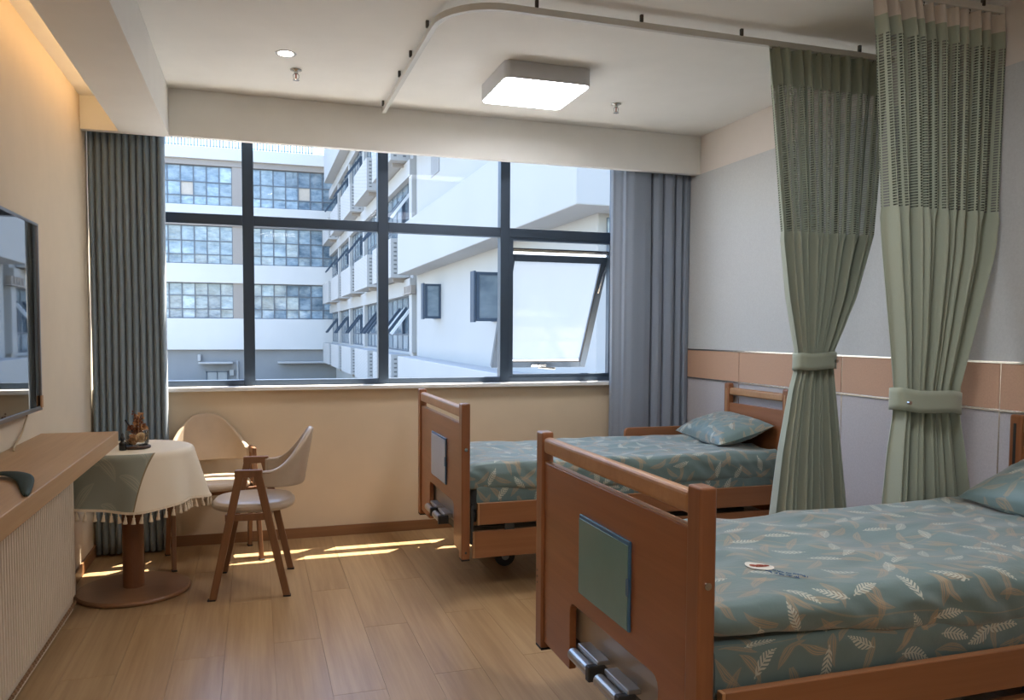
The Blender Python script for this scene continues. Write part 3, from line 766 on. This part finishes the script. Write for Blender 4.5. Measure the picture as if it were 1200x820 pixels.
for k in range(82):
    yy = 1.62 + k*.03
    m.quadbox([(-.812, yy+.002, .10), (-.812, yy+.026, .10), (-.80, yy+.02, .105), (-.80, yy+.008, .105), (-.812, yy+.002, .70), (-.812, yy+.026, .70), (-.80, yy+.02, .695), (-.80, yy+.008, .695)])
tag(m.build('ribs', 'radiator_paint', rd), kind='stuff')
m = MB()
for k in range(82):
    yy = 1.62+k*.03; m.box(-.808, -.800, yy+.004, yy+.024, .06, .074)
tag(m.build('air_slots', 'floor_gap', rd), kind='stuff')
for yy in (1.9, 3.8): BOX('bracket', 'radiator_paint', (XL+.012, -.885, yy, yy+.05, .12, .65), rd)
for yy in (1.75, 3.95): BOX('foot', 'radiator_paint', (-.87, -.83, yy, yy+.03, 0, .03), rd)

# ------------------------------------------------------------------ round table, cloth, ornaments
TX, TY = -.60, 4.39
tb = empty('round_table', (TX, TY, 0)); tag(tb, 'round pedestal table with brown column and disc base', 'table')
MB().lathe([(.0, 0), (.262, 0), (.27, .006), (.27, .016), (.262, .024), (.05, .028), (.0, .028)], (TX, TY, 0), 56).build('base', 'table_base', tb, smooth=False, bevel=.002)
MB().cyl((TX, TY, .028), (TX, TY, .70), .05, n=32).build('column', 'table_wood', tb)
MB().lathe([(0, .70), (.27, .70), (.28, .708), (.28, .722), (.27, .73), (0, .73)], (TX, TY, 0), 56).build('table_top', 'table_wood', tb)
RT = .283
def clothp(th, s):
    """s: distance along the cloth from the centre"""
    drop_start = RT-.012
    if s <= drop_start: r, z = s, .7345
    else:
        a = s - drop_start; rr = .025
        if a < rr*PI/2: q = a/rr; r = drop_start + rr*math.sin(q); z = .7345 - rr*(1-math.cos(q))
        else:
            e = a - rr*PI/2; wav = .022*math.sin(5*th+.6)+.012*math.sin(9*th+2)
            k = e/.25
            r = drop_start + rr + .05*k + max(-.3, wav)*k; z = .7345 - rr - e*.965
    x = TX + r*math.cos(th); y = TY + r*math.sin(th)
    return (max(x, XL+.016), y, z)
def slen(th): return .283+.27+.012*math.sin(4*th+1) - .05*max(0, math.cos(th-2.5))
def cfn(u, v): th = 2*PI*u; return clothp(th, .002 + (slen(th)-.002)*v)
def cuv(u, v): th = 2*PI*u; s = slen(th)*v; return (s*math.cos(th), s*math.sin(th))
tc = MB().grid(120, 44, cfn, cuv, close_u=True).build('tablecloth', 'table_linen', smooth=True)
tag(tc, 'cream round tablecloth with grey green leaf panel and tassel trim', 'tablecloth')
MB().grid(120, 2, lambda u, v: Vector(clothp(2*PI*u, slen(2*PI*u)-.012+.012*v))*1 + Vector((math.cos(2*PI*u), math.sin(2*PI*u), 0))*.002, close_u=True).build('braid', 'tassel', tc, solid=.004)
tas = None
NTS = 62
for k in range(NTS):
    th = 2*PI*k/NTS; p = Vector(clothp(th, slen(th)))
    if tas is None:
        o = MB().lathe([(.001, 0), (.0022, -.004), (.0018, -.010), (.0045, -.013), (.004, -.017), (.0065, -.032), (.007, -.036), (.001, -.036)], (0, 0, 0), 8).build('tassel', 'tassel', tc, local=True, smooth=True); tas = o.data
    else:
        o = bpy.data.objects.new('tassel', tas); COL.objects.link(o); o.parent = tc
    o.scale = (1.5, 1.5, 1.25); o.location = p - tc.location; o.rotation_euler = (random.uniform(-.15, .15), random.uniform(-.15, .15), th)
# jar of dried flowers
VX, VY, VZ = -.565, 4.33, .736
jr = empty('flower_jar', (VX, VY, VZ)); tag(jr, 'glass jar of dried brown flowers on a dark wooden base', 'vase')
MB().lathe([(0, 0), (.058, 0), (.062, .003), (.062, .011), (.057, .014), (0, .014)], (VX, VY, VZ), 32).build('base', 'jar_wood', jr)
MB().lathe([(.05, .0145), (.053, .03), (.053, .085), (.05, .092), (.049, .092), (.051, .084), (.051, .03), (.048, .018)], (VX, VY, VZ), 32).build('jar', 'jar_glass', jr, smooth=True)
def rose(c, r, mat, nrm):
    q = Vector(nrm).to_track_quat('Z', 'Y').to_matrix().to_4x4(); m = MB()
    for ring_, (n, rr, tilt) in enumerate(((4, .35, .2), (5, .65, .55), (6, 1.0, .95))):
        for k in range(n):
            a = 2*PI*k/n + ring_*.5
            def pf(u, v):
                w = (u-.5)*1.5/ (1+ring_*.25); out = rr*r*(.35+.65*v**.6); h = r*(.75*v*math.cos(tilt))
                return (out*math.cos(a+w)*math.sin(.4+tilt*v), out*math.sin(a+w)*math.sin(.4+tilt*v), h-.2*r*ring_*v)
            m.grid(5, 4, pf)
    m.xf(Matrix.Translation(c) @ q)
    return m.build('flower', mat, jr, smooth=True, solid=.001)
rose((VX-.018, VY-.03, VZ+.045), .03, 'flower_tan', (-.3, -1, .3)); rose((VX+.022, VY-.028, VZ+.055), .027, 'flower_cream', (.3, -1, .4))
rose((VX-.005, VY+.01, VZ+.085), .03, 'flower_brown', (0, -.5, 1)); rose((VX+.035, VY-.0, VZ+.10), .02, 'flower_tan', (.6, -.6, .7)); rose((VX-.03, VY, VZ+.10), .02, 'flower_brown', (-.6, -.6, .7))
rnd = random.Random(4)
for k in range(16):
    a = rnd.uniform(0, 6.28); rr = rnd.uniform(.01, .045); h = rnd.uniform(.11, .175)
    b0 = Vector((VX+rr*.3*math.cos(a), VY+rr*.3*math.sin(a), VZ+.03)); b1 = Vector((VX+rr*math.cos(a), VY+rr*.6*math.sin(a), VZ+h))
    m = MB().tube([b0, (b0+b1)/2+Vector((.003, 0, 0)), b1], .0012, 5)
    for j in range(7):
        p = b1 + Vector((rnd.uniform(-.007, .007), rnd.uniform(-.007, .007), rnd.uniform(-.022, .006))); m.lathe([(.0004, -.005), (.0042, -.001), (.003, .004), (.0004, .006)], p, 6)
    m.build('sprig', 'flower_brown' if k % 3 else 'flower_tan', jr)
MB().tube([(VX-.02, VY, VZ+.08), (VX-.04, VY, VZ+.12), (VX-.052, VY, VZ+.142)], .004, 6).build('stick', 'bottle_dark', jr)
BXP, BYP = -.622, 4.27
bt = empty('dropper_bottle', (BXP, BYP, VZ)); tag(bt, 'small black dropper bottle beside the dried flower jar', 'bottle')
MB().lathe([(0, 0), (.016, 0), (.017, .003), (.017, .035), (.008, .044), (.007, .05), (0, .05)], (BXP, BYP, VZ), 20).build('body', 'bottle_dark', bt, smooth=True, bevel=.001)
MB().lathe([(0, .05), (.009, .05), (.009, .062), (.006, .064), (.005, .078), (.002, .084), (0, .084)], (BXP, BYP, VZ), 16).build('dropper', 'rubber', bt, smooth=True)

# ------------------------------------------------------------------ armchairs (local: faces -x, sides at y = +-.225)
def make_chair(label):
    e = empty('armchair', (0, 0, 0)); tag(e, label, 'chair', 'wooden armchairs by the round table')
    for s in (-1, 1):
        y = s*.222; w = .024
        def leg(x0, x1, xt0, xt1, zt):     # tapered slanted leg: foot x0..x1, top xt0..xt1
            yf = y + s*.012
            return MB().quadbox([(x0, yf-w/2, 0), (x1, yf-w/2, 0), (x1, yf+w/2, 0), (x0, yf+w/2, 0), (xt0, y-w/2, zt), (xt1, y-w/2, zt), (xt1, y+w/2, zt), (xt0, y+w/2, zt)])
        leg(-.203, -.168, -.075, -.035, .612).build('leg', 'chair_wood', e, .004, local=True)
        leg(.148, .183, .012, .052, .612).build('leg', 'chair_wood', e, .004, local=True)
        MB().box(-.078, .054, y-w/2, y+w/2, .600, .638).build('arm_rest', 'chair_wood', e, .006, local=True)
        MB().box(.035, .06, y-.008-s*.006, y+.008-s*.006, .545, .625).build('arm_bracket', 'leather', e, .004, local=True)
        for px in (-.19, .165): MB().box(px-.019, px+.019, y+s*.012-.014, y+s*.012+.014, 0, .008).build('foot_pad', 'rubber', e, .001, local=True)
        MB().box(-.125, .09, y-.008-s*.004, y+.008-s*.004, .385, .42).build('seat_rail', 'chair_wood', e, .003, local=True)
    for px in (-.11, .08): MB().box(px-.012, px+.012, -.212, .212, .385, .418).build('cross_rail', 'chair_wood', e, .003, local=True)
    def seatp(u, v):
        a = 2*PI*u
        if v < .5: rr = v*2; z = .468 - .0*rr; k = rr**1.0
        else:
            q = (v-.5)*2; k = 1.0; z = 0
        prof = [(0, .470), (.5, .469), (.78, .467), (.92, .460), (.985, .447), (1.0, .436), (.985, .425), (.92, .418), (.6, .416), (0.01, .416)]
        t = v*(len(prof)-1); i = min(int(t), len(prof)-2); f = t-i
        k = prof[i][0]*(1-f)+prof[i+1][0]*f; z = prof[i][1]*(1-f)+prof[i+1][1]*f
        sq = lambda c: math.copysign(abs(c)**.8, c)
        return (-.005+.205*k*sq(math.cos(a)), .208*k*sq(math.sin(a))*(1.0+.05*math.cos(a)), z)
    MB().grid(48, 37, seatp, close_u=True).build('seat', 'leather', e, smooth=True, local=True)
    # wrap-round back
    def backp(u, v):
        a = (u-.5)*2                                  # -1 .. 1 from one arm to the other
        th = a*PI*.5
        x = .045 + .205*math.cos(th)**.8*1.0; y = .215*math.sin(th) if abs(a) < .999 else .215*a
        q_ = min(1, max(0, (abs(a)-.08)/.87)); bell = 1-q_*q_*(3-2*q_)
        top = .628 + .19*bell; bot = .548 - .012*math.cos(th)
        z = bot + (top-bot)*v
        lean = .05*(v-.3)*math.cos(th)**2
        return (x+lean, y, z)
    MB().grid(49, 13, backp).build('backrest', 'leather', e, smooth=True, local=True, solid=.026, bevel=.008)
    return e
c1 = make_chair('beige leather armchair with slanted wooden legs, standing nearest the viewer')
c1.location = (-.01, 4.335, 0); c1.rotation_euler = (0, 0, math.radians(-4.5))
c2 = dup(c1); c2['label'] = 'beige leather armchair facing the viewer, tucked behind the round table'
c2.location = (-.245, 4.925, 0); c2.rotation_euler = (0, 0, math.radians(101)-0)

# ------------------------------------------------------------------ hospital beds
def rounded(y0, y1, z0, z1, r, corners, n=5):
    """outline in (y,z), ccw; corners = (bl, br, tr, tl) radius flags"""
    out = []
    for (cy, cz, a0, fl) in ((y0, z0, 180, corners[0]), (y1, z0, 270, corners[1]), (y1, z1, 0, corners[2]), (y0, z1, 90, corners[3])):
        if not fl: out.append((cy, cz)); continue
        sy = 1 if cy == y0 else -1; sz = 1 if cz == z0 else -1
        for k in range(n+1):
            a = math.radians(a0+90*k/n); out.append((cy+sy*r+r*math.cos(a), cz+sz*r+r*math.sin(a)))
    return out
BX = .96
def make_bed(y0, hb0, hb1, label, holder_sheet, guard):
    e = empty('hospital_bed', (1.9, y0+.55, 0)); tag(e, label, 'bed', 'wooden hospital beds')
    W = 1.12
    fb = empty('footboard', Vector((BX, y0+W/2, .2)) - e.location); fb.parent = e
    for a, b in ((y0, y0+.062), (y0+W-.062, y0+W)):
        MB().box(BX, BX+.044, a, b, .19, .968).build('post', 'bed_post', fb, .007, seg=3)
        MB().box(BX+.002, BX+.042, a+.002, b-.002, .183, .191).build('post_cap', 'rubber', fb)
    MB().box(BX+.004, BX+.040, y0+.062, y0+W-.062, .894, .95).build('hand_bar', 'bed_edge', fb, .012, seg=3)
    ya, yb = y0+.062, y0+W-.062; ca, cb = y0+.21, y0+.81
    out = [(ya, .215), (ca-.02, .215), (ca, .24), (ca, .41)]
    out += [(ca+.03-.03*math.cos(math.radians(t)), .41+.03*math.sin(math.radians(t))) for t in (30, 60, 90)]
    out += [(cb-.03+.03*math.sin(math.radians(t)), .41+.03*math.cos(math.radians(t))) for t in (0, 30, 60)]
    out += [(cb, .41), (cb, .215), (yb, .215), (yb, .862), (ya, .862)]
    MB().poly(out, 'x', BX+.010, BX+.034).build('panel', 'bed_wood', fb, .003)
    MB().box(BX+.011, BX+.033, ya, yb, .862, .8645).build('panel_edge', 'bed_edge', fb)
    # metal cross plate and cranks seen in the cut-out
    MB().box(BX+.045, BX+.055, ca-.05, cb+.04, .305, .47).build('cross_plate', 'plate_grey', e, .002)
    for k, yc in enumerate((y0+.62, y0+.42, y0+.30)[:2 if guard else 2]):
        ck = MB().box(BX-.012, BX+.03, yc-.085, yc+.07, .337, .352).box(BX+.0, BX+.046, yc-.03, yc+.03, .312, .338).box(BX-.008, BX+.0, yc-.06, yc+.06, .327, .338).build('crank', 'steel_grey', e, .004)
        MB().cyl((BX-.026, yc-.07, .318), (BX-.026, yc+.075, .318), .019, n=16).build('crank_grip', 'steel_grey', ck, .003)
        MB().box(BX-.044, BX+.012, yc-.092, yc-.066, .296, .342).build('crank_hinge', 'steel_dark', ck, .004)
    # chart holder
    ha, hb = y0+.365, y0+.72
    ho = MB().box(BX+.002, BX+.010, ha, hb, .50, .752).build('chart_holder', 'holder_blue', e, .003)
    MB().box(BX-.0005, BX+.0025, ha+.006, hb-.004, .504, .740).build('sheet', 'holder_sheet' if holder_sheet else 'holder_clear', ho, .001)
    MB().poly(rounded(ha-.003, ha+.012, .60, .65, .007, (0, 1, 1, 0)), 'x', BX-.002, BX+.002).build('thumb_notch', 'holder_blue', ho)
    # bolts in the near post
    MB().cyl((BX+.022, y0-.003, .74), (BX+.022, y0+.01, .74), .009, n=14).build('bolt', 'chrome', fb)
    MB().cyl((BX+.022, y0-.002, .225), (BX+.022, y0+.01, .225), .006, n=12).build('bolt', 'steel_dark', fb)
    for dz in (0, .022, .044): MB().cyl((BX-.001, y0+W-.02, .42+dz), (BX+.004, y0+W-.02, .42+dz), .004, n=8).build('screw', 'steel_dark', fb)
    # side boards
    for s, yy in ((0, y0+.045), (1, y0+W-.075)):
        for (za, zb_, xa) in ((.348, .458, 1.055), (.180, .316, 1.03)):
            if s == 1 and zb_ > .4: continue
            b_ = MB().box(xa+.01, 2.86, yy, yy+.024, za, zb_).build('side_board', 'bed_wood_long', e, .003)
            MB().box(xa, xa+.0105, yy, yy+.024, za, zb_).build('board_end', 'bed_edge', b_, .002)
        for xx in (1.20, 1.75, 2.35):
            MB().box(xx, xx+.05, yy+.004, yy+.018, .316, .348).build('board_joint', 'steel_dark', e)
    MB().box(1.02, 2.88, y0+.08, y0+1.0, .38, .41).build('bed_deck', 'steel_dark', e)
    for yy in (y0+.40, y0+.72):
        MB().box(1.05, 2.85, yy, yy+.04, .2, .25).build('frame_tube', 'steel_dark', e)
    for xx in (1.3, 2.6): MB().box(xx, xx+.05, y0+.40, y0+.76, .25, .38).build('frame_riser', 'steel_dark', e)
    MB().box(1.02, 1.035, y0+.05, y0+1.05, .25, .45).build('end_plate', 'steel_dark', e)
    for xx in (1.33, 2.6):
        for yy in (y0+.47, y0+.72):
            c = MB().cyl((xx, yy-.014, .058), (xx, yy+.014, .058), .058, n=24).build('castor_wheel', 'castor', e, .004)
            MB().cyl((xx, yy-.018, .058), (xx, yy+.018, .058), .022, n=16).build('hub', 'steel_grey', c)
            MB().box(xx-.02, xx+.02, yy-.024, yy+.024, .10, .20).build('castor_fork', 'steel_dark', c, .004)
    # headboard
    hd = empty('headboard', Vector((2.92, (hb0+hb1)/2, .2)) - e.location); hd.parent = e
    for a, b in ((hb0, hb0+.055), (hb1-.055, hb1)):
        MB().box(2.91, 2.95, a, b, .19, 1.0).build('post', 'bed_post', hd, .010, seg=3)
        MB().box(2.9085, 2.911, (a+b)/2-.006, (a+b)/2+.006, .45, .965).build('groove', 'bed_edge' if guard else 'steel_dark', hd)
    MB().box(2.915, 2.947, hb0+.055, hb1-.055, .925, .972).build('hand_bar', 'bed_edge', hd, .010, seg=3)
    MB().box(2.918, 2.942, hb0+.055, hb1-.055, .25, .875).build('panel', 'bed_wood', hd, .003)
    if guard:
        MB().poly([(x, z) for x, z in rounded(2.33, 2.90, .50, .690, .03, (0, 0, 1, 1))], 'y', y0+1.005, y0+1.027).build('guard_rail', 'bed_wood_long', e, .004)
        for xx in (2.45, 2.75): MB().box(xx, xx+.04, y0+1.027, y0+1.045, .30, .56).build('rail_arm', 'steel_grey', e)
    return e
BY1, BY2 = 1.583, 3.80
make_bed(BY1, 1.68, 2.46, 'orange brown wooden hospital bed nearest the viewer', True, False)
make_bed(BY2, 3.88, 4.54, 'wooden hospital bed farther off, standing by the window', False, True)

def ridges(x, y, sd):
    v = Vector((x*2.2+y*1.1, y*5.5-x*2.0, sd)); n1 = noise.noise(v)
    v2 = Vector((x*6+y*3, y*12-x*5, sd+4)); n2 = noise.noise(v2)
    return (1-abs(n1)*2.2)*.5 + n2*.25
def mattress(y0, label):
    m = MB(); ya, yb, z0, z1, r = y0+.088, y0+.935, .412, .555, .03
    prof = rounded(ya, yb, z0, z1, r, (1, 1, 1, 1), 6); prof.append(prof[0])
    dens = []
    for (p, q) in zip(prof[:-1], prof[1:]):
        L = math.hypot(q[0]-p[0], q[1]-p[1]); k = max(1, int(L/.02))
        for i in range(k): dens.append((p[0]+(q[0]-p[0])*i/k, p[1]+(q[1]-p[1])*i/k))
    n = len(dens); per = 2.0
    def fn(u, v):
        i = int(round(u*n)) % n; y, z = dens[i]; x = 1.06+1.82*v
        w = .006*noise.noise(Vector((x*7, z*26, y0)))+.004*noise.noise(Vector((x*19, z*30+x*8, y0+3)))
        return (x, y + (w if z < z1-.01 else 0), z + (w*.4 if z > .5 else 0))
    m.grid(n, 110, fn, lambda u, v: (1.82*v+.37, u*per), close_u=True)
    o = len(m.v)
    m.v += [fn(i/n, 0) for i in range(n)]; m.f.append(tuple(range(o, o+n)))
    m.uv += [(0, 0)]*n
    return tag(m.build('mattress', 'quilt_print', smooth=True), label, 'mattress', 'leaf print mattresses')
def quilt(y0, label, hem0, hem1, seed, zt):
    ya, yb = y0+.075, y0+.94; xa, xb = 1.012, 2.86; NX = 190
    def prof(s, x):
        hem = hem0+(hem1-hem0)*min(1, max(0, (x-xa)/1.0)); r = min(.055, (zt-hem)/2)
        # pieces: far side up, top, near side down, tuck
        segs = [('l', (yb-.02, .54), (yb, .555)), ('l', (yb, .555), (yb, zt-r)), ('a', (yb-r, zt-r), 0), ('l', (yb-r, zt), (ya+r, zt)), ('a', (ya+r, zt-r), 90), ('l', (ya, zt-r), (ya, hem+.035)), ('b', (ya+.035, hem+.035), 180), ('l', (ya+.035, hem), (ya+.075, hem+.02))]
        lens = [math.dist(q[1], q[2]) if q[0] == 'l' else (r if q[0] == 'a' else .035)*PI/2 for q in segs]
        T = sum(lens); t = s*T
        for q, L in zip(segs, lens):
            if t <= L+1e-9:
                f = t/L
                if q[0] == 'l': return (q[1][0]+(q[2][0]-q[1][0])*f, q[1][1]+(q[2][1]-q[1][1])*f), T
                rr = r if q[0] == 'a' else .035; a = math.radians(q[2]+90*f)
                return (q[1][0]+rr*math.cos(a), q[1][1]+rr*math.sin(a)), T
            t -= L
        return segs[-1][2], T
    NS = 120
    def fn(u, v):
        x = xa+(xb-xa)*v; s = u
        (y, z), T = prof(s, x)
        puff = .010*noise.noise(Vector((x*2.5, y*3, seed+9)))
        w = ridges(x, y, seed)*.022
        edge = min(1, (x-xa)/.05+.15)
        if z > zt-.02: z += (puff+w)*edge - .012*(1-edge)
        elif y < (ya+yb)/2:
            ww = .012*noise.noise(Vector((x*6, z*9, seed+1)))+.008*noise.noise(Vector((x*15+z*12, z*16, seed+2)))
            y += ww; z += .010*noise.noise(Vector((x*5, 2.2, seed)))*(1 if z < hem0+.1 else .4)
        return (x + .006*noise.noise(Vector((y*9, z*9, seed))), y, z)
    m = MB().grid(NS, NX, fn, lambda u, v: ((xb-xa)*v, u*1.22+seed*.31))
    # closed foot end
    o = len(m.v); ring = [fn(i/(NS-1), 0) for i in range(NS)]; m.v += ring; cidx = o+NS; m.v.append((xa+.004, (ya+yb)/2, .6))
    for i in range(NS-1):
        m.f.append((o+i, o+i+1, cidx)); m.uv += [(ring[i][1], ring[i][2]), (ring[i+1][1], ring[i+1][2]), ((ya+yb)/2, .6)]
    q = m.build('quilt', 'quilt_print', smooth=True)
    return tag(q, label, 'quilt', 'leaf print quilts'), fn
def pillow(cx, cy, z, rot, label, tilt):
    a, b, h = .18, .35, .095
    def half(sg):
        def fn(u, v):
            p, q = (u-.5)*2, (v-.5)*2
            e = max(0, (1-abs(p)**2.6))**.55*max(0, (1-abs(q)**2.6))**.55
            pin = 1-.07*(1-abs(q)**2)*abs(p)**3; pin2 = 1-.05*(1-abs(p)**2)*abs(q)**3
            wr = .007*noise.noise(Vector((p*4+q*3, q*6, cy*3+sg)))*e + .005*noise.noise(Vector((p*9, q*14, cy+sg)))*e
            return (a*p*pin, b*q*pin2, sg*(h*e*(1.0 if sg > 0 else .55)+wr) + .01*(p*p+q*q))
        return fn
    m = MB()
    for sg in (1, -1): m.grid(40, 48, half(sg), lambda u, v, sg=sg: (u*.44+sg*2.2, v*.74+cy))
    m.xf(Matrix.Translation((cx, cy, z)) @ Matrix.Rotation(rot, 4, 'Z') @ Matrix.Rotation(tilt, 4, 'Y'))
    return tag(m.build('pillow', 'quilt_print', smooth=True), label, 'pillow', 'leaf print pillows')
mattress(BY1, 'leaf print sheeted mattress under the quilt nearest the viewer')
mattress(BY2, 'leaf print sheeted mattress under the far quilt by the window')
q1, f1 = quilt(BY1, 'grey green leaf print quilt with small round emblem, nearest the viewer', .585, .505, 1.0, .655)
q2, f2 = quilt(BY2, 'grey green leaf print quilt on the far bed by the window', .52, .49, 5.0, .645)
pillow(2.775, BY1+.50, .735, math.radians(-6), 'leaf print pillow on the nearest bed', math.radians(-24))
pillow(2.785, BY2+.55, .708, math.radians(-8), 'leaf print pillow on the far bed under the blue grey curtain', math.radians(-17))
# woven emblem on the near quilt
EX, EY = 1.358, 1.921
def onq(x, y, dz=.0):
    w = ridges(x, y, 1.0)*.022 + .010*noise.noise(Vector((x*2.5, y*3, 10.0)))
    return (x, y, .655 + w + dz)
def patch(fn2, name, mat, parent, dz):
    m = MB().grid(24, 6, lambda u, v: onq(*fn2(u, v), dz), close_u=True); return m.build(name, mat, parent, solid=.001)
em = patch(lambda u, v: (EX+.040*(.05+.95*v)*math.cos(2*PI*u), EY+.042*(.05+.95*v)*math.sin(2*PI*u)), 'emblem', 'patch_white', q1, .003)
for dx, dy, a, b in ((-.016, .004, .013, .010), (.006, .006, .012, .008), (.0, -.010, .018, .005), (.022, -.002, .007, .009)):
    patch(lambda u, v: (EX+dx+a*(.05+.95*v)*math.cos(2*PI*u), EY+dy+b*(.05+.95*v)*math.sin(2*PI*u)), 'emblem_mark', 'patch_brown', em, .005)
rnd = random.Random(9)
for r in range(2):
    for k in range(9):
        bx = EX+.012+k*.004-r*.026; by = EY-.052-k*.0115-r*.004
        m = MB()
        for j in range(3):
            x0_, y0_ = bx+rnd.uniform(0, .006), by+rnd.uniform(-.006, .004)
            p, q = Vector(onq(x0_, y0_, .004)), Vector(onq(x0_+rnd.uniform(-.003, .008), y0_+rnd.uniform(.004, .012), .004)); m.bar(p, q, .0022, .001)
        m.build('woven_letter', 'patch_blue', q1)
